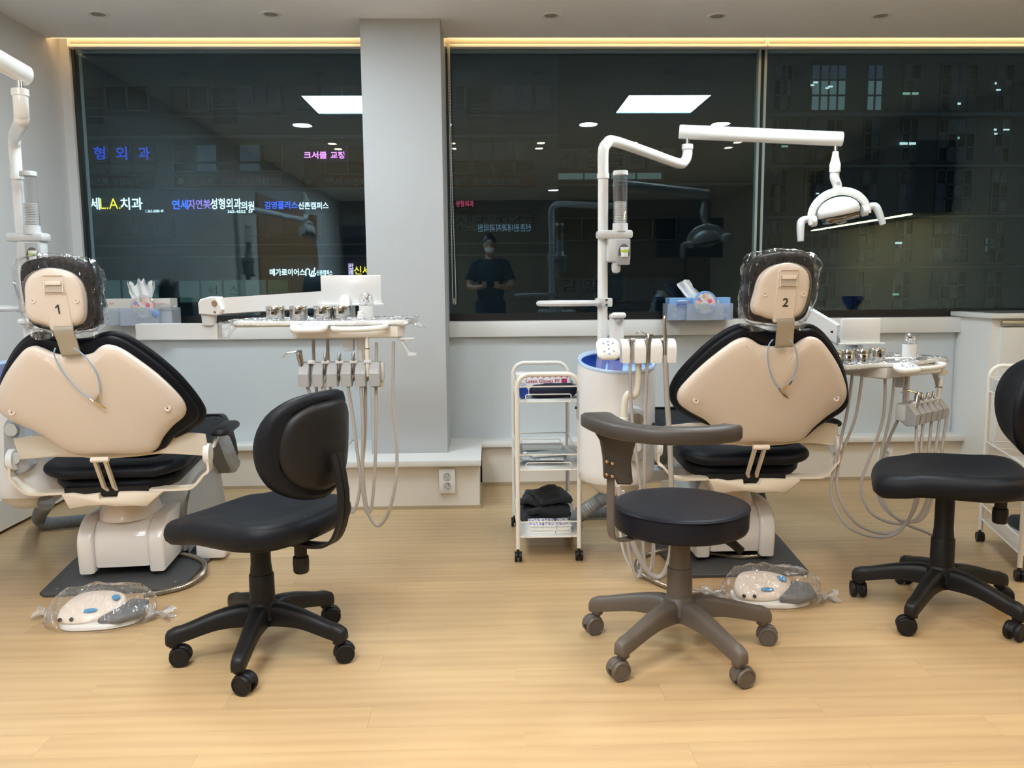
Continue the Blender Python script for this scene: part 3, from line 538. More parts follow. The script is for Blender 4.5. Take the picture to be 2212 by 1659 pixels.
water_unit(OFFU, 'white water unit with blue bowl beside chair 1, cut by the picture edge', 0)
def cup_dispenser(off, label):
    p = at(1338, 500, Y=3.44)+off; t = thing('cup_dispenser', label, 'cup dispenser', p, 0, 'cup dispensers on the light poles'); r = .029
    MB().lathe([(r, .03), (r, .225)], (.003, 0, 0), 28).build('clear_tube', CLEAR, t); MB().lathe([(r+.002, .225), (r+.002, .238), (r, .243), (.0001, .243)], (.003, 0, 0), 28).build('tube_cap', LGREY, t)
    MB().lathe([(r+.003, 0), (r+.002, .032), (r-.002, .034)], (.003, 0, 0), 28).build('tube_foot', LGREY, t)
    for k in range(13): MB().lathe([(r-.011, 0), (r-.006, .0055), (r-.0035, .006), (r-.004, .0035)], (.003, 0, .035+k*.0065), 20).build('paper_cup', PAPER, t)
    MB().box((-.020, .01, -.012), (.145, .075, .034), .010).build('collar', LGREY, t)
    MB().box((-.004, .006, -.075), (.095, .062, .10), .012).build('housing', LGREY, t)
    a = MB(); a.box((.012, -.028, -.085), (.056, .012, .105), .006); a.build('front_cover', GREYP, t)
    a = MB(); q = [(.0+.023*math.cos(k), -.085+.033*math.sin(k)) for k in [PI*i/12 for i in range(13)]]; M = Matrix(((1, 0, 0, .014), (0, 0, 1, 0), (0, 1, 0, 0), (0, 0, 0, 1)))
    q += [(-.023, -.10), (.023, -.10)]; a.pad(q, [(0, -.0345), (0, -.036)], M=M); a.build('cup_outlet', mat('shadow grey', (.12, .11, .10), .6), t)
    MB().lathe([(.017, -.04), (.020, .0)], (.016, -.026, -.065), 20).build('green_striped_cup', PAPER, t); MB().lathe([(.0195, -.016), (.0203, -.006)], (.016, -.026, -.070), 20).build('green_band', mat('lime band', (.45, .62, .10), .5), t)
    MB().box((-.012, .004, -.145), (.036, .04, .05), .014).build('catch_lobe', LGREY, t)
cup_dispenser(V((0, 0, 0)), 'clear cup dispenser with green-striped cup on the pole by chair 2'); cup_dispenser(OFFU, 'clear cup dispenser with green-striped cup on the pole at the left wall')
def dental_light(base, elbow, joint, end, label, hang=True, yaw=0):
    """base = pole top, swings over elbow points to joint; beam to end; lamp hangs from the beam's end"""
    t = thing('operating_light', label, 'dental light', base, 0, 'dental operating lights'); o = V(base); L = lambda p: V(p)-o
    d = (V((joint[0], joint[1], 0))-V((base[0], base[1], 0))); u = d.normalized(); D = d.length
    MB().tube([(0, 0, -.02), (0, 0, .0)], .0255, 20).build('sleeve', WHITE, t)
    path = crom([(0, 0, -.01), (0, 0, .09), u*.022+V((0, 0, .122)), u*.07+V((0, 0, .137)), u*(D*.5)+V((0, 0, .115)), u*(D-.07)+V((0, 0, .090)), u*(D-.02)+V((0, 0, .104)), u*D+V((0, 0, .135)), u*D+V((0, 0, .170))], 7)
    MB().tube(path, .0225, 18).build('swing_arm', WHITE, t)
    j = u*D; MB().cyl((j.x, j.y, .170), .026, .022, 20).build('joint_collar', WHITE, t); MB().cyl((j.x, j.y, .195), .010, .05, 14).build('joint_pin', CHROME, t)
    e = L(end); b0 = V((j.x, j.y, .236)); bd = (e-b0).normalized(); b0 = b0-bd*.035; e1 = e+bd*.025
    MB().tube([b0-bd*.004, b0, e1, e1+bd*.004], [.028, .032, .032, .028], 20, flat=.8).build('balance_beam', WHITE, t)
    hz = e.z; lo = e
    MB().cyl(lo+V((0, 0, -.040)), .0095, .05, 12).build('hanger_pin', CHROME, t)
    R = Matrix.Rotation(yaw, 4, 'Z') @ Matrix.Rotation(math.radians(-11), 4, 'Y'); Mt = lambda p: (R @ V(p))
    MB().tube([lo+V(p) for p in ((0, 0, -.055), (.0, 0, -.075), (0, 0, -.105), (0, 0, -.108), (0, 0, -.145))], [.013, .015, .0215, .024, .024], 18).build('hanger_sleeve', WHITE, t)
    k = crom([(0, 0, -.14), (.0, 0, -.17), (.012, 0, -.20), (.018, 0, -.235)], 5); MB().tube([lo+Matrix.Rotation(yaw, 3, 'Z') @ p for p in k], .0205, 16).build('neck', WHITE, t)
    c = lo+V((.02, 0, -.315))
    hd = MB(); arch = [Mt((.128*math.cos(q), -.01, -.02+.105*math.sin(q))) for q in [PI*i/20 for i in range(-1, 22)]]; hd.tube([c+p for p in arch], [.018]*len(arch), 8, flat=.55); hd.build('yoke', WHITE, t)
    sh = MB(); sh.ell((0, 0, 0), (.098, .07, .062), 28, 14); sh.v = [V((v.x, v.y, max(v.z, -.022))) for v in sh.v]; sh.v = [c+Mt(v) for v in sh.v]; s_ = sh.build('lamp_shell', WHITE, t, 60)
    b = MB(); b.box((0, -.0, -.036), (.155, .10, .028), .012); b.v = [c+Mt(v) for v in b.v]; b.build('reflector', mat('mirror reflector', (.30, .29, .28), .12, metal=1), t)
    b = MB(); b.ell((.01, 0, -.053), (.026, .02, .008), 16, 8); b.v = [c+Mt(v) for v in b.v]; b.build('bulb_cover', CHROME, t)
    for s in (-1, 1):
        b = MB(); b.cyl((s*.118, 0, -.022), .026, .022, 20, 'X'); b.v = [c+Mt(v) for v in b.v]; b.build('pivot', WHITE, t)
        b = MB(); b.tube(crom([(s*.128, 0, -.01), (s*.165, 0, -.012), (s*.178, -.004, -.035), (s*.190, -.008, -.10)], 5), [.014+.004*math.sin(i/15*PI) for i in range(16)], 12); b.v = [c+Mt(v) for v in b.v]; b.build('handle', LGREY, t)
    lbl = MB(); lbl.box(lo+V((.009, -.021, -.195)), (.016, .001, .011)); lbl.build('rating_plate', GREYP, t, 0)
    return t
j2 = at(1485, 310, Y=3.88); e2 = at(1806, 300, Y=3.75)
dental_light((.48, 3.48, 1.60), None, (j2.x, j2.y, 0), e2, 'white dental light over chair 2 on its long horizontal beam')
dental_light((.48+OFFU.x, 3.48+OFFU.y, 1.60), None, (-1.485, 2.78, 0), (-1.62, 2.2, 1.95), 'white light arm of chair 1 rising at the left wall', yaw=PI*.55)
# ---------------------------------------------------------------- swing-arm instrument tables
def px_path(l, Y, o=V((0, 0, 0)), n=6):
    return [p-o for p in crom([at(a[0], a[1], Y=(a[2] if len(a) > 2 else Y)) for a in l], n)]
def instrument_table(loc, rz, label, hx=0, hr=0):
    t = thing('instrument_table', label, 'dental instrument table', loc, rz, 'swing-arm instrument tables')
    top = [(-.40, .03), (-.36, .0), (-.25, .0), (-.17, -.015), (-.12, -.05), (0, -.05), (.10, -.03), (.20, -.03), (.235, 0), (.235, .24), (.20, .28), (-.10, .29), (-.16, .25), (-.36, .24), (-.40, .21)]
    o = [(p.x, p.y) for p in crom([(a, b, 0) for a, b in top], 4, True)]
    MB().pad(o, [(-.5, -.02), (.012, -.02), (0, -.012), (0, -.003), (.004, .003), (.010, .003), (.018, -.004), (-.6, -.005)]).build('tray_top', WHITE, t, 50)
    MB().pad(o, [(.025, -.003), (.03, .0005), (-.6, .001)]).build('grey_mat', mat('grey tray mat', (.33, .33, .35), .5), t)
    MB().pad([(-.165, -.03), (.20, -.03), (.22, .0), (.20, .24), (-.15, .24), (-.18, 0)], [(.02, -.062), (.004, -.056), (0, -.04), (0, -.018)]).build('under_body', mat('warm white body', (.77, .75, .72), .3), t, 50)
    R = Matrix.Rotation(math.radians(24), 4, 'X'); kp = MB(); kp.pad(rrect(.132, .062, .028, 5), [(.01, -.014), (.002, -.010), (0, -.002), (.002, .006), (.008, .009), (-.4, .009)], M=Matrix.Translation((-.105, -.075, -.016)) @ R); k = kp.build('control_panel', WHITE, t, 50)
    g = MB(); g.pad(rrect(.108, .040, .018, 4), [(0, .0092), (.0014, .0097), (.0015, .0092)], M=Matrix.Translation((-.105, -.075, -.016)) @ R); 
    kb = MB(); BM = Matrix.Translation((-.105, -.075, -.016)) @ R
    for a, b in ((-.038, .002), (-.022, .002), (-.022, .012), (-.022, -.010), (.006, -.004), (.018, .008), (.030, .0), (.018, -.010), (.034, .010)): kb.lathe([(.004, .009), (.0035, .0102), (.0001, .0104)], (0, 0, 0), 10, BM @ Matrix.Translation((a, b, 0)))
    kb.build('key', mat('blue grey keys', (.25, .34, .55), .4), k, kind='stuff')
    MB().lathe([(.004, .009), (.0035, .0104), (.0001, .0106)], (0, 0, 0), 10, BM @ Matrix.Translation((-.030, .0045, 0))).build('red_key', mat('red key', (.5, .05, .08), .4), k)
    MB().tube(crom([(-.028, -.03, -.024), (-.022, -.062, -.024), (.0, -.072, -.026), (.07, -.074, -.026), (.14, -.072, -.022), (.158, -.062, -.018), (.16, -.03, -.018)], 5), [.010]*31, 10).build('handle', WHITE, t)
    a = MB(); a.tube([(.222+.028*math.cos(q)+.006, .0+.022*math.sin(q), -.066) for q in [2*PI*i/24 for i in range(25)]], .004, 6); a.bar([(.205, 0, -.06), (.215, 0, -.08), (.228, 0, -.10), (.236, 0, -.118), (.262, 0, -.122)], (0, 1, 0), .022, .008); a.cyl((.245, 0, -.124), .02, .005, 16); a.build('ring_holder', LGREY, t)
    MB().box((.015, .03, -.085), (.04, .04, .05), .006).build('post_block', LGREY, t); MB().tube([(.058, .03, -.05), (.058, .03, -.17)], .0125, 14).build('post', TRIMC, t)
    hz = -.185; h = thing('slotted_instrument_holder', '', '', (0, 0, 0)); del h['label']; del h['category']; h.parent = t; h.location = (hx, 0, -.02 if hx else 0); h.rotation_euler = (0, 0, hr); h.name = 'instrument_holder'
    M = Matrix(((0, 0, 1, 0), (1, 0, 0, 0), (0, 1, 0, 0), (0, 0, 0, 1)))  # outline (y,z) swept along x
    sec = [(-.055, hz-.045), (-.062, hz+.0), (-.030, hz+.038), (.02, hz+.038), (.02, hz-.02), (-.02, hz-.05)]
    xs = [-.160+i*.05 for i in range(7)]
    blk = MB()
    for i in range(6): blk.pad(sec, [(.004, xs[i]+.006), (0, xs[i]+.009), (0, xs[i+1]-.009), (.004, xs[i+1]-.006)], M=M)
    blk.build('slotted_block', GREYP, h, 30); MB().bx(-.158, .145, -.018, .022, hz-.03, hz+.034, .004).build('holder_rail', LGREY, h)
    for i in range(6): MB().lathe([(.015, .010), (.016, 0), (.013, -.004), (.012, .004)], (xs[i]+.0, -.030, hz+.034), 16, Matrix.Rotation(-.5, 4, 'X')).build('cup_socket', LGREY, h) if i else None
    MB().pad([(.1, -.01), (.14, -.01), (.14, .02), (.1, .02)], [(0, hz-.055), (0, hz-.03)]).build('holder_foot', TRIMC, h)
    return t
T1 = V((at(740, 700, Y=3.0).x, 3.0, at(740, 702, Y=2.96).z+.012)); T2 = V((1.665, 3.25, T1.z-.190)); TH = math.radians(30)
tb1 = instrument_table(T1, 0, 'white instrument table hanging before the column, facing the camera'); tb2 = instrument_table(T2, TH, 'white instrument table turned sideways near the white cabinet', .105, math.radians(8))
def under(o, par, T, rz): o.parent = par; o.matrix_parent_inverse = (Matrix.Translation(T) @ Matrix.Rotation(rz, 4, 'Z')).inverted(); [o.pop(k, None) for k in ('label', 'category', 'group')]
R2 = Matrix.Rotation(TH, 3, 'Z')
def tpos(k, x, y, z): return T1+V((x, y, z)) if k == 1 else T2+R2 @ V((x+.0, y, z))
# arms
t = thing('jointed_arm', '', '', at(452, 660, Y=3.3)); under(t, tb1, T1, 0); o = t.location.copy()
a, b = at(470, 661, Y=3.3)-o, at(745, 643, Y=3.3)-o
MB().bar([a, b], (0, 0, 1), .062, .05).build('upper_beam', WHITE, t); MB().bar([a+V((0, 0, -.030)), b+V((0, 0, -.030))], (0, 0, 1), .01, .03).build('beam_channel', GREYP, t)
jo = [at(x, y, Y=3.3)-o for x, y in ((437, 678), (435, 655), (440, 646), (462, 640), (474, 641), (486, 662), (489, 668), (482, 679), (470, 681))]
MB().pad(xz(jo), [(.004, -.042), (0, -.038), (0, .038), (.004, .042)], bend=lambda v: V((v.x, v.z, v.y))).build('elbow_cover', WHITE, t, 40)
MB().cyl(at(463, 655, Y=3.256)-o, .011, .006, 18, 'Y').build('elbow_plug', mat('brown plug', (.33, .22, .15), .4), t); MB().cyl(at(464, 674, Y=3.256)-o, .004, .005, 12, 'Y').build('elbow_screw', STEEL, t)
p = at(452, 690, Y=3.3)-o; MB().lathe([(.026, -.022), (.027, -.01), (.030, .022)], p, 24).build('pivot', WHITE, t)
q0, q1 = at(300, 716, Y=3.32)-o, at(475, 715, Y=3.32)-o; MB().bar([q0, q0*.3+q1*.7, q1], (0, 0, 1), .060, .06).build('lower_beam', WHITE, t)
MB().tube([(b.x, 0, b.z), (b.x+.02, -.12, b.z-.03), (b.x+.02, -.15, b.z-.08)], .02, 12).build('table_pivot', WHITE, t)
t = thing('jointed_arm', '', '', at(1775, 710, Y=3.45)); under(t, tb2, T2, TH); o = t.location.copy()
a, b = at(1700, 655, Y=3.55)-o, at(1812, 722, Y=3.4)-o; MB().bar([a, b], (0, 0, 1), .075, .05).build('upper_beam', WHITE, t); MB().bar([a+V((0, 0, -.038)), b+V((0, 0, -.04))], (0, 0, 1), .012, .03).build('beam_channel', GREYP, t)
MB().cyl(at(1797, 717, Y=3.37)-o, .005, .006, 12, 'Y').build('beam_screw', BLACK, t); MB().tube([b, b+V((.03, -.02, -.02)), b+V((.05, -.05, -.10))], .022, 12).build('table_pivot', LGREY, t); MB().tube([a, a+V((-.1, .1, -.2)), a+V((-.25, .1, -.55))], .03, 12).build('lower_post', WHITE, t)
# film viewers
def viewer(p, rz, label, w=.235, h=.118, st=1.0):
    t = thing('film_viewer', label, 'film viewer', p, rz, 'white film viewer boards'); MB().box((0, 0, h/2), (w, .014, h), .004).build('board', WHITE, t); MB().box((0, -.012, .004), (w+.02, .028, .008), .002).build('ledge', WHITE, t); MB().bx(-.012, .012, -.006, .008, st-p[2], .004).build('stand', LGREY, t)
p = at(760, 660, Y=3.28); viewer(V((p.x, 3.28, p.z)), 0, 'larger white film viewer board, standing before the column', st=T1.z); p = at(1857, 743, Y=3.35); viewer(V((p.x, 3.35, p.z-.002)), .12, 'smaller white film viewer board, behind steel canisters near the white cabinet', .172, .108, st=T2.z)
# steel canisters
def canister(p, r, h, label):
    t = thing('steel_canister', label, 'canister', p, 0, 'lidded steel canisters'); MB().lathe([(r*.93, 0), (r*.96, .003), (r*.96, h*.70), (r*.93, h*.72), (r, h*.74), (r, h*.97), (r*.97, h), (r*.86, h), (r*.84, h*.95), (.0001, h*.95)], n=28).build('body', CHROME, t); MB().lathe([(r*.965, h*.30), (r*.985, h*.33), (r*.965, h*.36)], n=28).build('band', STEEL, t); MB().bx(-.006, .004, -r*1.0, -r*.93, h*.45, h*.62).build('catch', BLACK, t, 0)
for i, x in enumerate((598, 647, 700, 740)):
    p = at(x, 684, Y=3.12); canister(V((p.x, 3.10+.01*(i % 2), T1.z+.001)), .0345, .052, 'lidded steel canister on the table of chair 1, %s counted from the arm joint' % ('first', 'second', 'third', 'fourth')[i])
for i, (x, Y) in enumerate(((1803, 3.14), (1829, 3.16), (1861, 3.18), (1894, 3.22))):
    p = at(x, 775, Y=Y); canister(V((p.x, Y, T2.z+.001)), .027 if i < 3 else .031, .052, 'lidded steel canister on the table of chair 2, %s' % ('half hidden by the backrest', 'second from the backrest', 'third from the backrest', 'largest, next to the white pack')[i])
# dome ornaments, small items
def dome(p, label, s=1):
    t = thing('dome_ornament', label, 'ornament', p, 0, 'clear domes with white filling'); r = .0275*s
    MB().lathe([(r*.97, 0), (r, .003), (r, .052*s)], n=28).build('cup', WHITE, t); MB().lathe([(r, .052*s), (r*.99, .066*s), (r*.85, .084*s), (r*.5, .097*s), (.0001, .101*s)], n=28).build('clear_dome', CLEAR, t, 70)
    w = MB(); random.seed(3)
    for k in range(26): q = random.uniform(0, 6.3); d = random.uniform(0, r*.7); w.ell((d*math.cos(q), d*math.sin(q), .054*s+random.uniform(0, .018)*s), (.004, .004, .003), 6, 4)
    w.build('white_flakes', PAPER, t, kind='stuff')
    w = MB(); w.ell((0, 0, .078*s), (.009, .004, .004), 8, 6); w.tube([(.006, 0, .08*s), (.009, 0, .09*s)], .002, 5); [w.tube([(dx, 0, .076*s), (dx*1.2, 0, .066*s)], .0012, 5) for dx in (-.007, -.004, .004, .007)]; w.tube([(.009, 0, .09*s), (.006, 0, .097*s)], .001, 4); w.build('brown_figure', mat('dark brown', (.06, .02, .012), .5), t)
p = at(792, 684, Y=3.10); dome(V((p.x, 3.10, T1.z+.001)), 'clear-topped white dome ornament in front of the column'); p = at(1963, 776, Y=3.3); dome(V((p.x, 3.30, T2.z+.012)), 'clear-topped white dome ornament on a flat white pack')
p = at(779, 689, Y=3.02); t = thing('small_bottle', 'small white flip-top bottle beside the dome on table of chair 1', 'bottle', V((p.x, 3.02, T1.z+.001))); MB().lathe([(.010, 0), (.012, .002), (.012, .02), (.009, .022)], n=16).build('body', PAPER, t); MB().lathe([(.0105, .022), (.0105, .032), (.008, .034), (.0001, .034)], n=16).build('cap', WHITE, t)
p = at(1945, 778, Y=3.26); t = thing('wrapped_pack', 'flat white wrapped pack beneath the dome on the table of chair 2', 'pack', V((p.x, 3.29, T2.z+.001)), .1); MB().box((0, 0, .005), (.12, .05, .010), .002).build('sheet_pack', PAPER, t); MB().box((0, 0, .0052), (.124, .054, .012), .003).build('wrapper', FILM, t)
# film covers on the tables
for k, T, nm in ((1, T1, 'before the column'), (2, T2, 'turned towards the white cabinet')):
    t = thing('plastic_cover', 'crinkled clear plastic cover over the instrument table %s' % nm, 'plastic cover', T, 0 if k == 1 else TH, 'clear covers on the instrument tables')
    top = [(-.41, .03), (-.37, -.01), (-.25, -.012), (-.17, -.027), (-.12, -.055), (0, -.055), (.10, -.04), (.20, -.04), (.25, 0), (.25, .24), (.21, .30), (-.10, .30), (-.16, .26), (-.37, .25), (-.41, .21)]
    o = [(p.x, p.y) for p in crom([(a, b, 0) for a, b in top], 5, True)]; w = MB(); w.pad(o, [(.0, -.012), (0, .004), (.02, .007), (.05, .007), (-.7, .006), (-.5, .007), (-.3, .006), (-.1, .007)]); w.v = [V((v.x, v.y, max(v.z, v.z+noise.noise(v*22)*.008))) for v in w.v]; w.build('sheet', TFILM, t, 70)
    for cx, dx, L in ((-.405, -.02, .075), (.235, .045, .05)):
        w = MB(); n = 10; vs = []; fs = []
        for i in range(9):
            f = i/8; z = .004-L*f if cx < 0 else .006-L*f*.6; wd = .055*(1-f*.55)
            for j in range(n): q = 2*PI*j/n; vs.append(V((cx+dx*f*1.2+wd*.55*math.cos(q), .0+wd*.5*math.sin(q)+.01, z)))
        for i in range(8):
            for j in range(n): fs.append((i*n+j, i*n+(j+1) % n, (i+1)*n+(j+1) % n, (i+1)*n+j))
        w.add(noisy(vs, .014, 38, 4), fs); w.build('bag_corner', TFILM, t, 70)
# instruments with their hoses
def syringe(p, lean, nozzle, hose, label, Y):
    t = thing('air_water_syringe', label, 'dental instrument', p, 0, 'air-water syringes'); u = V(lean).normalized()
    MB().tube([u*-.055, u*-.02, u*.02, u*.034, u*.040], [.0075, .0085, .0115, .012, .008], 14).build('handle', STEEL, t)
    a = MB(); a.cyl(u*.036+V((.003, -.009, 0)), .005, .006, 10, 'Y'); a.cyl(u*.036+V((.010, -.006, .0)), .004, .005, 10, 'Y'); a.build('button', CHROME, t)
    n = V(nozzle); MB().tube(crom([u*.036, u*.038+n*.35, u*.040+n*.72, u*.040+n+V((0, 0, -.012 if n.x < -.035 else 0))], 4), [.0035]*4+[.0026]*9, 8).build('nozzle', CHROME, t)
    if hose: MB().tube([u*-.05]+[q-V(p) for q in hose], .0065, 8).build('hose', HOSE, t)
def handpiece(p, lean, hose, label, kind, col=None):
    t = thing('handpiece', label, 'dental instrument', p, 0, 'handpiece couplings in the holders'); u = V(lean).normalized()
    if kind == 'scaler': MB().tube([u*-.05, u*.01, u*.045, u*.05, u*.085, u*.09], [.0065, .0075, .0085, .0075, .0065, .004], 12).build('body', mat('cream handpiece', (.72, .67, .57), .3), t); MB().tube([u*.048, u*.051], .0088, 12).build('ring', BLACK, t)
    else: MB().tube([u*-.045, u*.0, u*.012, u*.012, u*.034, u*.036], [.0065, .0075, .0085, .0055, .0055, .004], 12).build('coupling', STEEL, t); MB().tube([u*.006, u*.012], .009, 12).build('ring', CHROME, t)
    if hose: MB().tube([u*-.04]+[q-V(p) for q in hose], .0062, 8).build('hose', HOSE, t)
hz1 = T1.z-.150
sy = T1+V((-.155+.007, -.032, -.140)); syringe(sy, (-.16, .02, 1), (-.055, -.01, -.014), px_path([(668, 848), (680, 900), (705, 980), (735, 1040)], 2.97), 'steel air-water syringe in the first slot before chair 1', 3)
hp1 = [(700, 835), (722, 920), (746, 1050), (759, 1106), (773, 1080), (782, 1010), (790, 900), (786, 740)]
for i, (x, kd, ho, lb) in enumerate(((-.060, 'a', [(697, 838), (712, 890), (735, 980), (752, 1060)], 'steel coupling in the second slot before chair 1'), (-.010, 'a', hp1, 'steel coupling in the third slot before chair 1'), (.040, 'a', [(752, 838), (762, 900), (775, 1000), (789, 1095), (796, 1107), (804, 1085), (811, 980), (813, 740)], 'tall steel coupling in the fourth slot before chair 1'), (.090, 'scaler', [(780, 838), (784, 920), (783, 1010), (792, 1095), (808, 1130), (822, 1133), (840, 1105), (855, 1040), (857, 960), (849, 870), (850, 738)], 'cream scaler handpiece in the fifth slot before chair 1'))):
    handpiece(T1+V((x, -.034, -.147)), (.0, .05, 1), px_path([(a, b, 2.96+.03*min(1, j/3)) for j, (a, b) in enumerate(ho)], 3), lb, kd)
a = thing('table_hoses', 'pair of grey hoses hanging straight under the instrument table of chair 1', 'hoses', T1)
for x0 in (677, 708): MB().tube(px_path([(x0, 728, 3.12), (x0+1, 780, 3.12), (x0+10, 900, 3.1), (x0+8, 1055, 3.1)], 3.1, T1), .0062, 8).build('hose', HOSE, a)
R3 = Matrix.Rotation(TH+math.radians(8), 3, 'Z'); S2 = lambda x, y=-.034, z=-.147: T2+R2 @ V((.105, 0, -.02))+R3 @ V((x, y, z))
syringe(S2(-.105, -.036, -.14), R3 @ V((.35, .0, 1)), (-.075, -.01, .012), None, 'steel air-water syringe in the holder beside chair 2', 3)
for i, (x, kd, lb) in enumerate(((-.06, 'a', 'first steel coupling after the syringe beside chair 2'), (-.012, 'a', 'second steel coupling after the syringe beside chair 2'), (.038, 'b', 'tall steel coupling in the holder beside chair 2'), (.088, 'scaler', 'cream scaler handpiece beside chair 2, pointing up at the ring holder'))):
    handpiece(S2(x), R3 @ V((.3, .0, 1)), None, lb, kd)
q = S2(.088)+(R3 @ V((.3, .0, 1))).normalized()*.10; a = MB(); a.lathe([(.011, 0), (.012, .003), (.014, .012), (.016, .028), (.014, .028), (.012, .014), (.0001, .012)], q, 20, Matrix.Rotation(.3, 4, 'Y')); tag(a.build('cream_cup', mat('cream handpiece', (.72, .67, .57), .3)), 'small cream cup topping the scaler beside chair 2', 'cup')
th = thing('table_hoses', 'bundle of grey hoses looping below the instrument table of chair 2', 'hoses', T2)
for l in ([(1842, 806, 3.15), (1828, 900, 3.15), (1800, 1020, 3.15), (1798, 1080, 3.15), (1835, 1140, 3.12), (1900, 1160, 3.12), (1945, 1145, 3.12), (1975, 1090, 3.15), (1978, 1000, 3.15), (1980, 902, 3.22)],
          [(1863, 808, 3.17), (1848, 900, 3.17), (1812, 1000, 3.17), (1812, 1070, 3.15), (1850, 1130, 3.14), (1905, 1152, 3.14), (1945, 1142, 3.14), (1982, 1085, 3.17), (1986, 1000, 3.17), (1996, 900, 3.25)],
          [(1912, 800, 3.2), (1908, 900, 3.2), (1880, 985, 3.2), (1860, 1050, 3.2), (1880, 1105, 3.2), (1930, 1130, 3.2), (1980, 1120, 3.2), (2005, 1070, 3.2), (2004, 1000, 3.2), (2014, 895, 3.30)],
          [(1934, 800, 3.2), (1922, 900, 3.2), (1903, 985, 3.22), (1903, 1060, 3.22), (1930, 1115, 3.2), (1985, 1125, 3.2), (2012, 1080, 3.22), (2018, 1000, 3.22), (2032, 890, 3.33)],
          [(1960, 800, 3.25), (1950, 880, 3.25), (1920, 950, 3.25), (1895, 1030, 3.25), (1905, 1090, 3.25), (1945, 1125, 3.2), (1990, 1145, 3.2), (2030, 1152, 3.2), (2040, 1080, 3.25), (2032, 1000, 3.25), (2048, 885, 3.36)]):
    MB().tube(px_path(l, 3.2, T2, 7), .0063, 8).build('hose', HOSE, th)
th.rotation_euler = (0, 0, 0)
# assistant holder at the water unit of chair 2
H = at(1400, 757, Y=3.08); t = thing('assistant_holder', 'white slotted instrument holder above the water unit of chair 2', 'instrument holder', H)
M = Matrix(((0, 0, 1, 0), (1, 0, 0, 0), (0, 1, 0, 0), (0, 0, 0, 1))); sec = [(-.030, -.045), (-.034, .008), (-.022, .030), (.0, .042), (.03, .042), (.03, -.045)]
bk = MB(); e = [-.103, -.066, -.062, -.058, -.054, -.01, .02, .053, .060, .102]
for x0, x1 in ((-.103, -.072), (-.056, -.012), (.004, .050), (.066, .102)): bk.pad(sec, [(.004, x0), (0, x0+.003), (0, x1-.003), (.004, x1)], M=M)
bk.build('slotted_block', TRIMW, t, 35); MB().bx(-.100, .100, -.006, .032, -.043, .040, .004).build('holder_rail', TRIMW, t)
for x in (-.064, -.004, .058): MB().lathe([(.014, .006), (.015, 0), (.011, -.004)], (x, -.012, .038), 16, Matrix.Rotation(-.4, 4, 'X')).build('cup_socket', LGREY, t)
kp = MB(); KM = Matrix.Translation(at(1314, 753, Y=3.05)-H) @ Matrix.Rotation(.12, 4, 'Z') @ Matrix.Rotation(math.radians(62), 4, 'X'); kp.pad(rrect(.088, .086, .026, 5), [(.008, -.016), (0, -.008), (0, .0), (.006, .007), (-.4, .007)], M=KM); k = kp.build('control_panel', WHITE, t, 50)
kb = MB(); [kb.lathe([(.004, .007), (.0035, .0082), (.0001, .0084)], (0, 0, 0), 10, KM @ Matrix.Translation((a, b, 0))) for a, b in ((0, .026), (-.018, .018), (.018, .018), (0, .012), (0, -.004), (-.018, -.014), (.018, -.014), (0, -.024))]; kb.build('key', mat('blue grey keys', (.25, .34, .55), .4), k, kind='stuff')
P_ = lambda l, Y=3.1: px_path(l, Y, H, 5)
MB().tube(P_([(1379, 772, 3.1), (1379, 815, 3.1), (1376, 845, 3.1), (1368, 856, 3.1), (1358, 850, 3.1), (1350, 868, 3.1), (1348, 908, 3.1)]), [.0125]*31, 14).build('cream_arm', mat('cream arm', (.74, .70, .60), .3), t); p = at(1348, 910, Y=3.1)-H; MB().cyl(p, .016, .03, 18).build('arm_socket', WHITE, t)
MB().tube([p, at(1346, 965, Y=3.16)-H], .012, 12).build('arm_stem', LGREY, t)
def tool(name, label, body, hose, rh, Y=3.06):
    o = at(*body[0][:2], Y=Y); t = thing(name, label, 'dental instrument', o, 0, 'suction tools beside chair 2'); MB().tube([at(x, y, Y=Y)-o for x, y, r in body], [r for _, _, r in body], 14).build('tip', CHROME, t); MB().tube(px_path(hose, Y, o, 6), rh, 10).build('hose', HOSE, t)
tool('saliva_ejector', 'slim steel saliva ejector in the slot nearest the keypad', [(1361, 728, .003), (1361, 740, .0055), (1361, 750, .004), (1361, 758, .0065), (1361, 773, .0065)], [(1361, 772), (1362, 850), (1368, 930), (1378, 1010), (1384, 1060), (1388, 1150), (1392, 1210), (1400, 1235), (1408, 1215), (1412, 1150)], .006)
tool('suction_handpiece', 'tall steel suction handpiece in the last slot beside chair 2', [(1436, 682, .005), (1436, 687, .008), (1436, 700, .0065), (1437, 730, .008), (1437, 742, .006), (1437, 752, .009), (1437, 768, .009)], [(1437, 767), (1440, 850), (1446, 940), (1450, 1040), (1452, 1120), (1448, 1200), (1428, 1246), (1400, 1235), (1370, 1180), (1345, 1090), (1335, 1050)], .0105)
p = at(1400, 745, Y=3.06); syringe(p, (.1, .02, 1), (-.052, -.01, .014), px_path([(1398, 775), (1394, 900), (1392, 1050), (1391, 1150), (1386, 1225), (1376, 1246), (1364, 1215), (1352, 1140), (1350, 1080)], 3.07), 'steel air-water syringe in the middle slot beside the keypad', 3)
cl = thing('drain_hoses', 'pale hoses looping to the floor behind the round stool', 'hoses', at(1360, 1100, Y=3.2)); o = cl.location.copy()
for l, r in (([(1338, 1060), (1340, 1150), (1352, 1205), (1380, 1243), (1405, 1238), (1413, 1190), (1408, 1130), (1404, 1060)], .005), ([(1345, 1060), (1356, 1140), (1375, 1195), (1400, 1235), (1425, 1245), (1447, 1225), (1456, 1170), (1455, 1080)], .009)): MB().tube(px_path(l, 3.12, o, 7), r, 10).build('hose', HOSEW, cl)
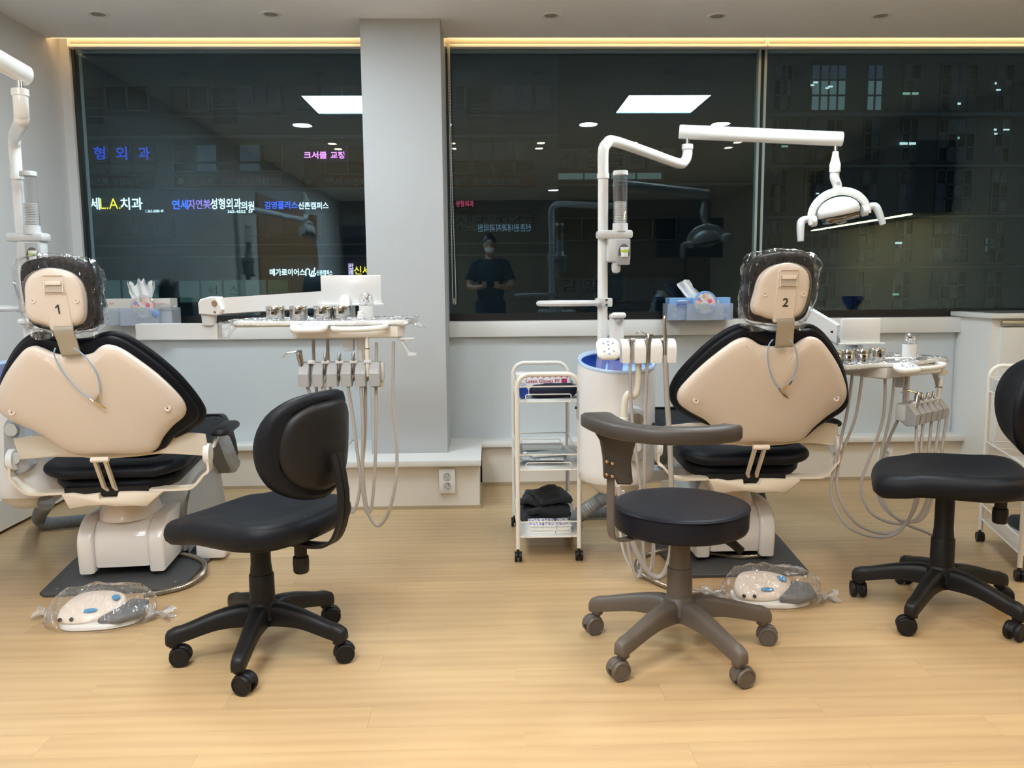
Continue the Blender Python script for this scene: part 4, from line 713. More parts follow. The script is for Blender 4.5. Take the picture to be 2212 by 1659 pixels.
# ribbed drain hoses and armoured pedal hoses
def ribbed(pts, r, name, label, m, amp=.12, step=.009, cat='hose'):
    P = crom(pts, 20); L = [0]
    for i in range(1, len(P)): L.append(L[-1]+(P[i]-P[i-1]).length)
    n = int(L[-1]/step*2); Q = []; j = 0
    for i in range(n+1):
        s = L[-1]*i/n
        while j < len(L)-2 and L[j+1] < s: j += 1
        Q.append(P[j].lerp(P[j+1], (s-L[j])/max(1e-6, L[j+1]-L[j])))
    return tag(MB().tube(Q, [r*(1-amp*(i % 2)) for i in range(len(Q))], 12).build(name, m, smooth=25), label, cat)
g = lambda x, y, z: at(x, y, Z=z)
ribbed([at(1335, 1062, Y=3.3), at(1300, 1078, Y=3.32), at(1262, 1105, Y=3.38), g(1236, 1128, .05), g(1246, 1140, .035)], .030, 'ribbed_hose', 'dark ribbed drain hose slanting down beneath the water unit of chair 2', RIBH)
ribbed([g(1245, 1108, .034), g(1290, 1106, .034), g(1340, 1104, .034), g(1400, 1095, .034), g(1440, 1080, .034)], .030, 'ribbed_hose', 'grey ribbed hose lying on the floor behind the trolley', RIBH)
ribbed([at(100, 1085, Y=3.2), g(84, 1118, .06), g(100, 1130, .036), g(135, 1128, .034), g(180, 1124, .034), g(230, 1120, .034), g(280, 1112, .034)], .031, 'ribbed_hose', 'grey ribbed hose curving over the floor under chair 1', RIBH)
ribbed([g(310, 1285, .012), g(345, 1280, .012), g(400, 1266, .012), g(438, 1240, .022), g(440, 1215, .024), g(410, 1200, .024), g(370, 1195, .024), g(330, 1196, .024)], .0105, 'armoured_hose', 'armoured metal hose curling over the floor plate of chair 1', mat('armour steel', (.33, .29, .24), .3, metal=.9), .14, .006)
ribbed([g(1560, 1277, .012), g(1530, 1280, .012), g(1480, 1278, .012), g(1420, 1258, .012), g(1378, 1232, .012), g(1384, 1205, .012), g(1420, 1192, .012), g(1470, 1188, .022), g(1540, 1196, .024), g(1600, 1203, .024), g(1650, 1198, .024), g(1665, 1188, .024)], .0105, 'armoured_hose', 'armoured metal hose looping on the floor behind the round stool', mat('armour steel', (.33, .29, .24), .3, metal=.9), .14, .006)
# foot pedals in knotted bags
def pedal(loc, rz, label, knots):
    t = thing('foot_pedal', label, 'foot control', loc, rz, 'bagged foot pedals')
    o = [(p.x, p.y) for p in crom([(-.12, -.02, 0), (-.08, -.085, 0), (.02, -.10, 0), (.10, -.085, 0), (.15, -.04, 0), (.14, .04, 0), (.06, .09, 0), (-.06, .08, 0), (-.115, .04, 0)], 5, True)]
    MB().pad(o, [(.008, 0), (0, .004), (0, .014), (.006, .02), (-.5, .02)]).build('base', WHITE, t, 50)
    o = [(p.x, p.y) for p in crom([(-.115, -.01, 0), (-.10, -.07, 0), (-.03, -.085, 0), (.04, -.06, 0), (.09, 0, 0), (.075, .05, 0), (.0, .075, 0), (-.08, .06, 0)], 5, True)]
    MB().pad(o, [(.006, .02), (0, .028), (0, .052), (.004, .060), (.012, .064), (-.4, .072)], bend=lambda v: V((v.x, v.y, v.z+(v.y*.30 if v.z > .045 else 0)))).build('housing', CREAM, t, 50)
    a = MB(); a.ell((-.005, -.052, .056), (.024, .011, .007), 16, 8, Matrix.Rotation(.15, 4, 'Z')); a.build('blue_button', BLUEB, t); a = MB(); a.ell((.060, .012, .076), (.014, .024, .006), 16, 8, Matrix.Rotation(.4, 4, 'Z')); a.build('blue_button', BLUEB, t)
    o = [(.03, -.088), (.10, -.10), (.17, -.055), (.165, .03), (.10, .045), (.07, -.02)]; MB().pad(o, [(.01, .02), (.002, .024), (0, .030), (.004, .04), (.01, .044)], bend=lambda v: V((v.x, v.y, v.z+max(0, v.y+.09)*.12))).build('treadle', mat('grey treadle', (.13, .14, .155), .45), t, 40)
    for x in (-.092, -.055): MB().cyl((x, -.082, .040), .0065, .006, 14, Matrix.Rotation(PI/2, 4, 'X') @ Matrix.Rotation(0, 4, 'Z')).build('socket', CAVITY, t)
    # bag
    w = MB(); n = 30; prof = [(1.02, .0), (1.10, .012), (1.10, .04), (1.02, .075), (.86, .100), (.60, .116), (.3, .122), (.05, .124)]; vs = []; fs = []
    for f, z in prof:
        for k in range(n):
            q = 2*PI*k/n; x = .02+.165*f*math.cos(q); y = -.005+.108*f*math.sin(q)
            vs.append(V((x, y, z)))
    for i in range(len(prof)-1):
        for k in range(n): fs.append((i*n+k, i*n+(k+1) % n, (i+1)*n+(k+1) % n, (i+1)*n+k))
    fs.append(tuple((len(prof)-1)*n+k for k in range(n)))
    vs = [v+V((noise.noise(v*19)*.014, noise.noise(v*19+V((5, 5, 5)))*.014, (noise.noise(v*24+V((2, 8, 1)))*.020 if v.z > .03 else 0))) for v in vs]
    w.add(vs, fs); w.build('clear_bag', FILM2, t, 70)
    for (x, y, ang, L) in knots:
        w = MB(); c = V((x, y, .02)); d = V((math.cos(ang), math.sin(ang), 0)); s = V((-d.y, d.x, 0)); pf = [(-.035, .034), (-.018, .018), (0, .006), (.010, .008), (L*.5, .018), (L, .026)]; vs = []; fs = []
        for a, r in pf:
            for k in range(14): q = 2*PI*k/14; rr = r*(1+.45*math.sin(3*q+a*90)); vs.append(c+d*(a*(1+.25*math.sin(4*q))) + s*rr*math.cos(q)+V((0, 0, max(-.018, rr*.75*math.sin(q)))))
        for i in range(len(pf)-1):
            for k in range(14): fs.append((i*14+k, i*14+(k+1) % 14, (i+1)*14+(k+1) % 14, (i+1)*14+k))
        w.add(noisy(vs, .006, 60, 6), fs); w.build('knotted_end', film('gathered film', (.9, .9, .9), .12, .30, rough=.2, bump=.5, bscale=90), t, 70)
p = at(190, 1340, Z=0); pedal(V((p.x+.035, p.y+.0, 0)), .10, 'bagged foot pedal at the left, its knotted bag end pointing to the black stool', [(-.19, .04, 2.7, .03), (.205, -.02, -.05, .05)])
p = at(1655, 1296, Z=0); pedal(V((p.x+.0, p.y+.01, 0)), -.12, 'bagged foot pedal right behind the legs of the round stool', [(-.18, -.015, 2.5, .06), (.215, -.01, .25, .035)])
# ---------------------------------------------------------------- stools
def star_base(t, angs, m, R=.27, hz=.16, sleeve=(.039, .031), seatz=.40, casters=None, rc=.030, split=.27):
    for i, a in enumerate(angs):
        a = math.radians(a); u = V((math.cos(a), math.sin(a), 0)); s = V((-u.y, u.x, 0)); prof = [(.020, hz-.065, hz-.005, .032), (.06, hz-.060, hz+.006, .027), (.14, hz-.060, hz-.008, .024), (R-.04, hz-.082, hz-.036, .021), (R-.01, hz-.088, hz-.042, .021), (R+.012, hz-.092, hz-.052, .019)]
        vs = []; fs = []; pf = crom([(d, z0, z1) for d, z0, z1, w_ in prof], 4); pw_ = crom([(d, w_, 0) for d, z0, z1, w_ in prof], 4); sc_ = [(-.93, 0), (-1, .25), (-.97, .62), (-.82, .88), (-.5, 1), (.5, 1), (.82, .88), (.97, .62), (1, .25), (.93, 0)]; ns = len(sc_)
        pf.append(V((pf[-1].x+.006, pf[-1].y+.006, pf[-1].z-.010))); pw_.append(V((0, pw_[-1].y*.75, 0)))
        for q_, qw in zip(pf, pw_):
            for x, h_ in sc_: vs.append(u*q_.x+s*x*qw.y+V((0, 0, q_.y+(q_.z-q_.y)*h_)))
        for k in range(len(pf)-1):
            for j in range(ns): fs.append((k*ns+j, k*ns+(j+1) % ns, (k+1)*ns+(j+1) % ns, (k+1)*ns+j))
        fs += [tuple(range(ns-1, -1, -1)), tuple((len(pf)-1)*ns+j for j in range(ns))]
        lg = MB().add(vs, fs); lg.cyl(u*(R-.008)+V((0, 0, hz-.088)), .0185, .024, 16); lg.build('leg', m, t, 50)
        ca = math.radians(casters[i]) if casters else a+2.2; v = V((math.cos(ca), math.sin(ca), 0)); n = V((-v.y, v.x, 0)); top = u*(R-.008); c = top+v*.016+V((0, 0, rc)); M = Matrix(((n.x, v.x, 0, 0), (n.y, v.y, 0, 0), (0, 0, 1, 0), (0, 0, 0, 1)))
        cs = MB(); MX = M @ Matrix.Rotation(PI/2, 4, 'Y')
        for d in (-.017, .017): cs.lathe([(rc*.5, -.008), (rc*.92, -.008), (rc, -.005), (rc, .005), (rc*.92, .008), (rc*.80, .0085), (rc*.78, .0065), (.0001, .0065)] if d > 0 else [(.0001, -.0065), (rc*.78, -.0065), (rc*.80, -.0085), (rc*.92, -.008), (rc, -.005), (rc, .005), (rc*.92, .008), (rc*.5, .008)], c+n*d, 22, MX)
        k = cs.build('caster', m, t, 40)
        hd = MB(); q = [(rc*1.12*math.cos(b), rc*1.12*math.sin(b)) for b in [math.radians(-15+g*13) for g in range(15)]]+[(-rc*.9, rc*.1), (-rc*.2, rc*.45), (rc*.5, rc*.2)]
        MH = Matrix.Translation(c) @ Matrix(((v.x*-1, 0, n.x, 0), (v.y*-1, 0, n.y, 0), (0, 1, 0, 0), (0, 0, 0, 1))); hd.pad(q, [(.003, -.011), (0, -.008), (0, .008), (.003, .011)], M=MH); hd.cyl(top+V((0, 0, rc*2+.004)), .011, .014, 12); hd.build('caster_hood', m, k, 40)
    MB().lathe([(.030, hz-.07), (.055, hz-.04), (.050, hz-.002), (sleeve[0], hz+.012)], n=24).build('hub', m, t)
    MB().lathe([(sleeve[0], hz-.02), (sleeve[0]-.001, split), (sleeve[0]-.003, split+.004), (sleeve[1]+.003, split+.004), (sleeve[1]+.001, split+.03), (sleeve[1], split+.033), (sleeve[1]-.001, seatz)], n=24).build('gas_column', m, t, 30)
def task_stool(loc, rz, zs, angs, label, scale=1, cas=None, split=.27):
    t = thing('task_stool', label, 'stool', loc, 0, 'black stools with backrests'); star_base(t, angs, BLACK, seatz=zs-.06, casters=cas, split=split)
    R = Matrix.Rotation(rz, 4, 'Z')
    so = [(p.x, p.y) for p in crom([(0, .235, 0), (.12, .232, 0), (.19, .20, 0), (.215, .10, 0), (.232, -.04, 0), (.225, -.16, 0), (.17, -.225, 0), (.06, -.245, 0), (-.06, -.245, 0), (-.17, -.225, 0), (-.225, -.16, 0), (-.232, -.04, 0), (-.215, .10, 0), (-.19, .20, 0), (-.12, .232, 0)], 4, True)]
    bd = lambda v: V((v.x, v.y, v.z-max(0, v.y-.02)**2*.55+abs(v.x)**2*.25*(1 if v.y < .1 else .4)+max(0, -v.y-.1)*.10))
    MB().pad(so, [(-.5, -.078), (.05, -.078), (.018, -.070), (.004, -.055), (0, -.038), (.002, -.022), (.010, -.008), (.022, .000), (.045, .005), (-.7, .003), (-.45, -.004), (-.2, -.006)], M=R @ Matrix.Translation((0, 0, zs)), bend=bd).build('seat', LEATH, t, 70)
    bo = [(p.x, p.y) for p in crom([(0, .16, 0), (.10, .150, 0), (.165, .105, 0), (.19, .02, 0), (.175, -.07, 0), (.12, -.135, 0), (0, -.165, 0), (-.12, -.135, 0), (-.175, -.07, 0), (-.19, .02, 0), (-.165, .105, 0), (-.10, .150, 0)], 4, True)]
    zc = zs+.225; bb = lambda v: V((v.x, -.255-v.z+1.9*v.x*v.x-.9*(v.y-.02)**2*(1 if v.y > 0 else .2)-.06*v.y, zc+v.y))
    MB().pad(bo, [(-.5, -.052), (.05, -.052), (.018, -.046), (.003, -.032), (0, -.016), (.004, .0), (.018, .008)], M=R, bend=bb).build('backrest', LEATH, t, 70)
    MB().pad([(a*.80, b*.82) for a, b in bo], [(-.9, .004), (.0, .006), (-1.0, .010), (.006, .022), (.02, .030), (-.5, .034)], M=R, bend=bb).build('backrest_shell', BLACK, t, 70)
    for dx in (-.013, .013): MB().bar([R @ p for p in crom([(dx, -.04, zs-.085), (dx, -.20, zs-.088), (dx, -.275, zs-.07), (dx, -.312, zs-.01), (dx, -.322, zs+.07), (dx, -.312, zs+.15), (dx, -.30, zs+.20)], 5)], R @ V((1, 0, 0)), .022, .009).build('back_bar', BLACK, t, 40)
    MB().box((0, 0, 0), (.16, .20, .022), .006).v
    b = MB(); b.box((0, -.01, zs-.083), (.15, .19, .018), .005, None); b.v = [R @ v for v in b.v]; b.build('seat_plate', BLACK, t)
    p = R @ V((-.01, -.165, zs)); q = R @ V((-.02, -.06, zs)); MB().cyl((p.x, p.y, zs-.105), .019, .05, 18).build('lever_stem', BLACK, t); a = MB(); a.lathe([(.020, -.175), (.0235, -.17), (.0245, -.14), (.0235, -.125), (.02, -.122)], (p.x, p.y, zs), 20); a.build('tilt_knob', BLACK, t); MB().ell((q.x, q.y, zs-.086), (.014, .014, .016), 12, 8).build('height_lever', BLACK, t)
    return t
task_stool((-.72, 2.53, 0), math.radians(64), .462, (270, 342, 54, 126, 198), 'black stool with backrest standing between chair 1 and the column', cas=(-20, 15, 20, 120, 5), split=.255)
task_stool((1.565, 2.74, 0), math.radians(66), .515, (223, 300, 15, 87, 147), 'black stool with backrest beside the instrument table of chair 2', cas=(160, -150, -20, 90, 80), split=.265)
# round assistant stool
t = thing('round_stool', 'grey-brown stool with round black seat and curved arm support', 'stool', (.59, 2.49, 0)); G0 = t.location
star_base(t, (6, 78, 150, 222, 294), TAUPE, R=.285, hz=.165, sleeve=(.040, .031), seatz=.41, casters=(-10, 60, 200, 200, 20), split=.265)
MB().lathe([(.19, .395), (.202, .400), (.206, .410), (.207, .455), (.204, .466)], n=56).build('seat_side', SEATN, t, 50); s = MB().lathe([(.204, .466), (.207, .4685), (.204, .472), (.19, .4745), (.12, .479), (.0001, .480)], n=56).build('seat_top', SEATN, t, 50)
MB().tube([(.208*math.cos(a), .208*math.sin(a), .467) for a in [2*PI*i/56 for i in range(57)]], .0022, 6).build('piping', SEATN, t)
MB().bx(-.075, .075, -.09, .09, .383, .397, .004).build('seat_plate', BLACK, t); MB().tube([(.03, -.05, .388), (.10, -.03, .378), (.155, -.03, .352), (.185, -.03, .325)], [.005, .005, .014, .013], 10, flat=.6).build('height_lever', BLACK, t)
pc = [at(x, y, Z=z)-G0 for x, y, z in ((1283, 903, .755), (1308, 918, .755), (1345, 932, .755), (1400, 940, .755), (1460, 943, .755), (1520, 942, .755), (1565, 938, .755), (1588, 932, .755))]
cp = crom(pc, 6); n = len(cp); vs = []; fs = []
for i, p in enumerate(cp):
    f = i/(n-1); T = (cp[min(i+1, n-1)]-cp[max(i-1, 0)]); T.z = 0; T.normalize(); N = V((T.y, -T.x, 0)); wd = .030+.026*max(0, 1-f*3.2)**1.0; hh = .021; e = min(1, min(f, 1-f)*14); wd *= (.55+.45*math.sqrt(e)); hh *= (.75+.25*e)
    for a, b in ((-1, -.7), (-.8, -1), (.8, -1), (1, -.7), (1, .6), (.75, 1), (-.75, 1), (-1, .6)): vs.append(V((p.x, p.y, .757))-N*.0+N*a*wd+V((0, 0, b*hh)))
for i in range(n-1):
    for j in range(8): fs.append((i*8+j, i*8+(j+1) % 8, (i+1)*8+(j+1) % 8, (i+1)*8+j))
fs += [tuple(range(7, -1, -1)), tuple((n-1)*8+j for j in range(8))]
MB().add(vs, fs).build('arm_support', TAUPED, t, 60)
def gp(x, y, Y): return at(x, y, Y=Y)-G0
a = MB(); yq = 2.36
br = [(gp(x, y, yq).x, gp(x, y, yq).z) for x, y in ((1285, 930), (1375, 950), (1368, 975), (1363, 1000), (1367, 1042), (1362, 1047), (1334, 1046), (1330, 1035), (1306, 1034), (1304, 990), (1298, 955))]
a.pad(br, [(.004, -.035), (0, -.030), (0, .0), (.006, .006)], bend=lambda v: V((v.x, yq-G0.y+.03+v.z, v.y))); a.build('arm_bracket', TAUPED, t, 45)
x0, x1 = gp(1305, 1000, 2.40).x, gp(1328, 1000, 2.40).x; xm = (x0+x1)/2; yb = 2.372-G0.y; zq = gp(1317, 1010, 2.37).z
pb_ = crom([V((xm, yb, zq+.045)), V((xm, yb, .50)), V((xm+.002, yb+.003, .43)), V((xm+.012, yb+.014, .398)), V((xm+.045, yb+.035, .386)), V((xm+.16, yb+.10, .386))], 6)
MB().bar(pb_, (.5, -.866, 0), .030, .006).build('steel_bar', TAUPE, t, 40)
for x, y in ((1311, 997), (1323, 1001), (1311, 1025), (1323, 1029)): p = gp(x, y, 2.35); MB().lathe([(.0001, .0035), (.0025, .0032), (.0045, .002), (.0045, 0)], p, 12, Matrix.Rotation(PI/2, 4, 'X')).build('bolt', mat('copper bolt', (.60, .36, .22), .3, metal=1), t)
# ---------------------------------------------------------------- trolleys (local: x 0-.255, y 0-.51)
W_, D_ = .255, .51; ZR = [(.735, .672), (.452, .388), (.168, .104)]
def trolley(loc, rz, label):
    t = thing('wire_trolley', label, 'trolley', loc, rz, 'cream wire trolleys')
    for y, zt in ((0, .785), (D_, .785)):
        P = [V((0, y, .055)), V((0, y, zt-.05))]+[V((.05-.05*math.cos(a), y, zt-.05+.05*math.sin(a))) for a in [PI/2*i/6 for i in range(1, 7)]]+[V((W_-.05+.05*math.sin(a), y, zt-.05+.05*math.cos(a))) for a in [PI/2*i/6 for i in range(0, 7)]]+[V((W_, y, .055))]
        MB().tube(P, .0095, 12).build('end_frame', WIRE, t)
        for x in (0, W_):
            c = MB(); c.cyl((x, y, .052), .004, .02, 8); c.cyl((x-.009, y, .022), .021, .012, 16, 'X'); c.cyl((x+.009, y, .022), .021, .012, 16, 'X'); c.box((x, y+.004, .032), (.012, .03, .03), .005); c.build('caster', BLACK, t)
    for zr, zb in ZR:
        k = MB(); k.tube([(0, 0, zr), (W_, 0, zr), (W_, D_, zr), (0, D_, zr), (0, 0, zr)], .003, 6); k.tube([(.0, .0, zb), (W_, 0, zb), (W_, D_, zb), (0, D_, zb), (0, 0, zb)], .003, 6)
        for x, y in ((0, .0), (W_, 0), (0, D_), (W_, D_)): k.tube([(x, y, zr), (x, y, zb)], .003, 6)
        for y, s in ((-.006, -1), (D_+.006, 1)): k.tube([(.035, y, zb), (.035, y, zb+.028), (.04, y, zb+.032), (W_-.04, y, zb+.032), (W_-.035, y, zb+.028), (W_-.035, y, zb), (.035, y, zb)], .0024, 6)
        k = k.build('wire_basket', WIRE, t)
        MB().bx(.003, W_-.003, .004, D_-.004, zb-.001, zb+.003, .001).build('shelf_sheet', mat('white shelf sheet', (.70, .71, .70), .35), t)
        for x in (.002, W_-.004): MB().bx(x, x+.002, .006, D_-.006, zb+.003, zr-.006).build('side_sheet', CLEAR, t, 0)
    return t
TL = V((.114, 3.35, 0)); tr = trolley(TL, 0, 'cream wire trolley with three baskets standing beside the water unit'); dup(tr, V((2.03, 3.02, 0)), math.radians(-16), 'cream wire trolley half hidden behind the stool at the white cabinet')
tt = lambda x, y, z: TL+V((x, y, z)); z1, z2, z3 = .6755, .3915, .1075
g = thing('glove_box', 'red and white latex glove box in the top trolley basket', 'box', tt(.125, .36, z1)); MB().box((0, 0, .039), (.235, .125, .078), .002).build('carton', mat('glove carton', (.74, .70, .70), .5), g)
MB().pad([(.05*math.cos(a), .022*math.sin(a)) for a in [2*PI*i/20 for i in range(20)]], [(0, .078), (0, .0786)]).build('opening', CAVITY, g)
rd = mat('carton red', (.62, .12, .14), .5); a = MB(); random.seed(5)
for i in range(9): x = -.11+i*.026; a.pad([(x, .068), (x+.022, .076), (x+.012, .061)], [(0, -.0634), (0, -.0626)], M=Matrix(((1, 0, 0, 0), (0, 0, 1, 0), (0, 1, 0, 0), (0, 0, 0, 1))))
a.build('red_pattern', rd, g, kind='stuff'); text('lettering', 'Latex Gloves PF', mat('carton wine', (.40, .03, .12), .5), g, (.0, -.0632, .048), .016, .15, bold=.02)
a = MB(); a.box((.095, -.0632, .046), (.024, .001, .024)); a.build('red_badge', mat('carton wine', (.40, .03, .12), .5), g, 0)
def soft(name, c, d, m, label, cat, amp=.012, sc=14, seed=0, r=.03, grp=None):
    a = MB(); a.box((0, 0, 0), d, min(d)*.42, None, 4); b = bmesh.new(); me = bpy.data.meshes.new('x'); me.from_pydata([tuple(v) for v in a.v], [], a.f); b.from_mesh(me); bmesh.ops.remove_doubles(b, verts=b.verts, dist=1e-5); bmesh.ops.subdivide_edges(b, edges=b.edges[:], cuts=3, use_grid_fill=True); bpy.data.meshes.remove(me)
    a = MB().bm(b); a.v = noisy(noisy(a.v, amp, sc, seed), amp*.35, sc*3, seed+5); zmin = min(v.z for v in a.v); a.v = [v+V(c)+V((0, 0, -zmin)) for v in a.v]; return tag(a.build(name, m, smooth=80), label, cat, grp)
soft('navy_pouch', tt(.155, .13, z1), (.185, .13, .044), NAVYT, 'dark navy cloth bundle in the top trolley basket', 'cloth bundle', .012, 16, 1)
bt = thing('bottle', 'clear bottle with blue cap lying in the top trolley basket', 'bottle', tt(.028, .10, z1+.026)); MB().lathe([(.022, .0), (.024, .01), (.024, .14), (.015, .16)], (0, 0, 0), 20, Matrix.Rotation(-PI/2, 4, 'X')).build('body', film('pale blue plastic', (.75, .86, .95), .1, .3, rough=.2), bt); MB().lathe([(.0001, -.028), (.021, -.028), (.023, -.024), (.023, 0), (.0001, 0)], (0, 0, 0), 20, Matrix.Rotation(-PI/2, 4, 'X')).build('cap', mat('royal blue cap', (.015, .07, .42), .35), bt)
s = thing('steel_tray', 'flat steel instrument tray in the middle trolley basket', 'tray', tt(.125, .34, z2)); MB().box((0, 0, .012), (.20, .22, .022), .004).build('tray', STEEL, s); MB().box((0, 0, .0235), (.18, .2, .003), .001).build('tray_floor', CHROME, s)
for i, (x, y, d, r) in enumerate(((.12, .15, .19, .1), (.10, .10, .20, -.12), (.14, .12, .18, .3))):
    a = MB(); a.box((0, 0, 0), (d, .085, .008), .002, None, 2); a.v = noisy(a.v, .008, 20, i); b = a.box((0, 0, 0), (.001, .001, .001)); a.v = [Matrix.Rotation(r, 3, 'Z') @ v+tt(x, y, z2+.014+i*.013) for v in a.v]
    tag(a.build('sterile_pouch', film('sterile pouch film', (.60, .72, .78), .15, .55, rough=.2, bump=.4, bscale=60)), 'pale blue see-through sterile pouch in the middle trolley basket, %s of the pile' % ('lowest', 'middle', 'topmost')[i], 'pouch', 'sterile pouches')
a = MB()
for i, (cx, cy, wx, wy, hz_, rr) in enumerate(((.122, .33, .205, .26, .034, .0), (.135, .31, .19, .24, .034, .12), (.105, .33, .16, .22, .032, -.2), (.15, .29, .15, .20, .03, .25))):
    b_ = MB(); b_.box((0, 0, 0), (wx, wy, hz_), hz_*.45, None, 3); b2 = bmesh.new(); me_ = bpy.data.meshes.new('x'); me_.from_pydata([tuple(v) for v in b_.v], [], b_.f); b2.from_mesh(me_); bmesh.ops.subdivide_edges(b2, edges=b2.edges[:], cuts=4, use_grid_fill=True); bpy.data.meshes.remove(me_); b_ = MB().bm(b2)
    b_.v = [Matrix.Rotation(rr, 3, 'Z') @ v for v in noisy(noisy(b_.v, .022, 11, i*3), .008, 34, i)]; a.add([v+tt(cx, cy, z3+.022+i*.026) for v in b_.v], b_.f)
tag(a.build('towel', TOWEL, smooth=80), 'crumpled charcoal towel heap in the bottom basket of the front trolley', 'towel')
for i, (x, r) in enumerate(((.075, .05), (.13, -.06), (.185, .12))):
    s = thing('paper_pack', 'printed white paper pack in the bottom trolley basket, %s' % ('next to the outer post', 'middle of three', 'nearest the water unit')[i], 'pack', tt(x, .085, z3), r, 'printed paper packs')
    for k in range(4): MB().box((.002*k, .003*(k % 2), .004+.009*k), (.062, .11, .008), .002).build('sheet', PAPER, s)
    a = MB(); [a.box((-.02+.013*c_, -.045+.011*q, .0358), (.009, .006, .0006)) for c_ in range(4) for q in range(9) if (c_+q*3+i) % 5]; a.build('print', mat('lilac print', (.25, .24, .50), .6), s, 0, kind='stuff')
soft('towel', V((2.30, 3.22, z3)), (.20, .34, .05), TOWEL, 'dark folded cloth in the low basket of the trolley by the cabinet', 'towel', .012, 10, 9)
# ---------------------------------------------------------------- tissue boxes, holders, hand mirrors on the sill
def tissue_set(xa, xb, ytop, ybot, mb, mirror_px, lean, nm, blue):
    Y = 4.64; z0 = .943; A, B = at(xa, ybot, Y=Y), at(xb, ybot, Y=Y); x0, x1 = A.x, B.x; zt = at((xa+xb)/2, ytop, Y=Y).z; cx = (x0+x1)/2
    t = thing('tissue_box', '%s tissue box with a pulled-up tissue on the window sill' % nm, 'tissue box', (cx, Y+.06, z0)); hw = (x1-x0)/2-.012
    MB().bx(-hw, hw, -.055, .055, .002, zt-z0, .002).build('carton', mb, t, 0); H_ = zt-z0
    MB().pad([(.06*math.cos(a)+lean*.02, .02*math.sin(a)) for a in [2*PI*i/20 for i in range(20)]], [(0, H_), (0, H_+.0006)]).build('slot', mat('slot shade', (.3, .3, .3), .8), t)
    vs = []; fs = []; NR, NC = 10, 26
    for lay in (0, 1):
        for i in range(NR+1):
            f = i/NR
            for k in range(NC+1):
                s = -1+2*k/NC
                if blue: x = -.010-.075*f*max(0, 1-(s+1)*.35)+s*(.050-.018*f); z = f*(.105-.05*abs(s+.1)-.018*s*f)
                else: x = s*(.048+.045*f-.02*f*f); z = f*(.092+.020*math.cos(6.5*s)-.012*abs(s))
                y = (.014-.028*lay)*(1+f*.6)+.012*f*math.sin(9*s+f*2+lay*2); vs.append(V((x, y, H_-.003+z)))
        o_ = lay*(NR+1)*(NC+1)
        for i in range(NR):
            for k in range(NC): b_ = o_+i*(NC+1)+k; fs.append((b_, b_+1, b_+NC+2, b_+NC+1))
    a = MB().add(noisy(vs, .007, 30, 2), fs); a.build('tissue', PAPER, t, 75)
    if blue:
        d = MB(); pe = mat('daisy white', (.78, .80, .85), .5); random.seed(11)
        for (u_, v_) in ((-.85, .5), (-.45, .78), (-.55, .35), (.60, .80), (.86, .55), (.72, .30), (.40, .45), (.9, .2), (-.86, .22), (.05, .2)):
            for k in range(5): q = 2*PI*k/5; d.lathe([(.0001, 0), (.0055, 0), (.0055, -.0004)], (u_*hw*.95+.0065*math.cos(q), -.0556, v_*H_+.0065*math.sin(q)), 8, Matrix.Rotation(PI/2, 4, 'X'))
        d.build('daisy_print', pe, t, kind='stuff')
    else:
        d = MB(); d.box((-hw+.03, -.0556, H_*.82), (.028, .0008, .010)); d.box((hw-.07, -.0556, H_*.80), (.08, .0008, .006)); d.build('pink_print', mat('pink print', (.72, .38, .40), .6), t, 0); MB().bx(-hw-.0006, -hw, -.054, .054, .003, H_-.001).build('grey_side', mat('grey side', (.5, .5, .52), .6), t, 0)
    h = thing('frosted_holder', 'frosted plastic tray holding the %s tissue box' % nm, 'holder', (cx, Y+.06, z0)); zf = at(cx, ybot-31, Y=Y).z-z0; w2 = (x1-x0)/2
    a = MB(); a.bx(-w2, w2, -.066, -.064, 0, zf); a.bx(-w2, w2, .060, .062, 0, zf); a.bx(-w2, -w2+.002, -.064, .06, 0, zf); a.bx(w2-.002, w2, -.064, .06, 0, zf); a.bx(-w2, w2, -.064, .06, 0, .002); a.build('tray', FROST, h, 0)
    a = MB(); a.bx(-w2*.45, w2*.68, -.100, -.098, 0, zf); a.bx(-w2*.45, -w2*.45+.002, -.098, -.066, 0, zf); a.bx(w2*.68-.002, w2*.68, -.098, -.066, 0, zf); a.bx(-w2*.45, w2*.68, -.098, -.066, 0, .002); a.build('front_pocket', FROST, h, 0); MB().bx(-w2*.62, -w2*.55, -.012, -.010, -.085, 0).build('hook_strap', FROST, h, 0)
    c = at(*mirror_px, Y=Y-.02); r = .064; m = thing('hand_mirror', 'round floral-backed hand mirror leaning on the %s tissue box' % nm, 'mirror', (c.x, Y-.02, c.z)); RX = Matrix.Rotation(PI/2, 4, 'X')
    MB().lathe([(.0001, .006), (r*.88, .006), (r*.9, .004), (r*.9, -.004)], n=36, M=RX).build('floral_disc', floral('floral '+nm, (.72, .70, .68), [(.75, .15, .25), (.85, .45, .40), (.35, .30, .60), (.40, .50, .30), (.80, .60, .35)], 42 if blue else 40, .55), m)
    MB().lathe([(r*.9, .005), (r*.98, .006), (r*1.06, .002), (r*1.06, -.004), (r*.9, -.005)], n=36, M=RX).build('rim', mat('sky rim', (.20, .40, .75), .3) if blue else CLEAR, m); s_ = -1 if blue else 1
    MB().pad(rrect(.085 if blue else .11, .034, .012), [(.003, -.004), (0, -.002), (0, .002), (.003, .004)], M=Matrix.Translation((s_*(.115 if blue else .125), .010, .0)) @ RX).build('handle', film('clear blue handle', (.55, .70, .92), .12, .15) if blue else CLEAR, m)
    if not blue: MB().ell((.070, -.012, -.035), (.022, .014, .026), 14, 10).build('blue_bead', mat('periwinkle', (.22, .33, .62), .3), m)
tissue_set(1441, 1582, 643, 700, mat('sky blue carton', (.22, .42, .74), .5), (1523, 655), -1, 'blue daisy-patterned', True)
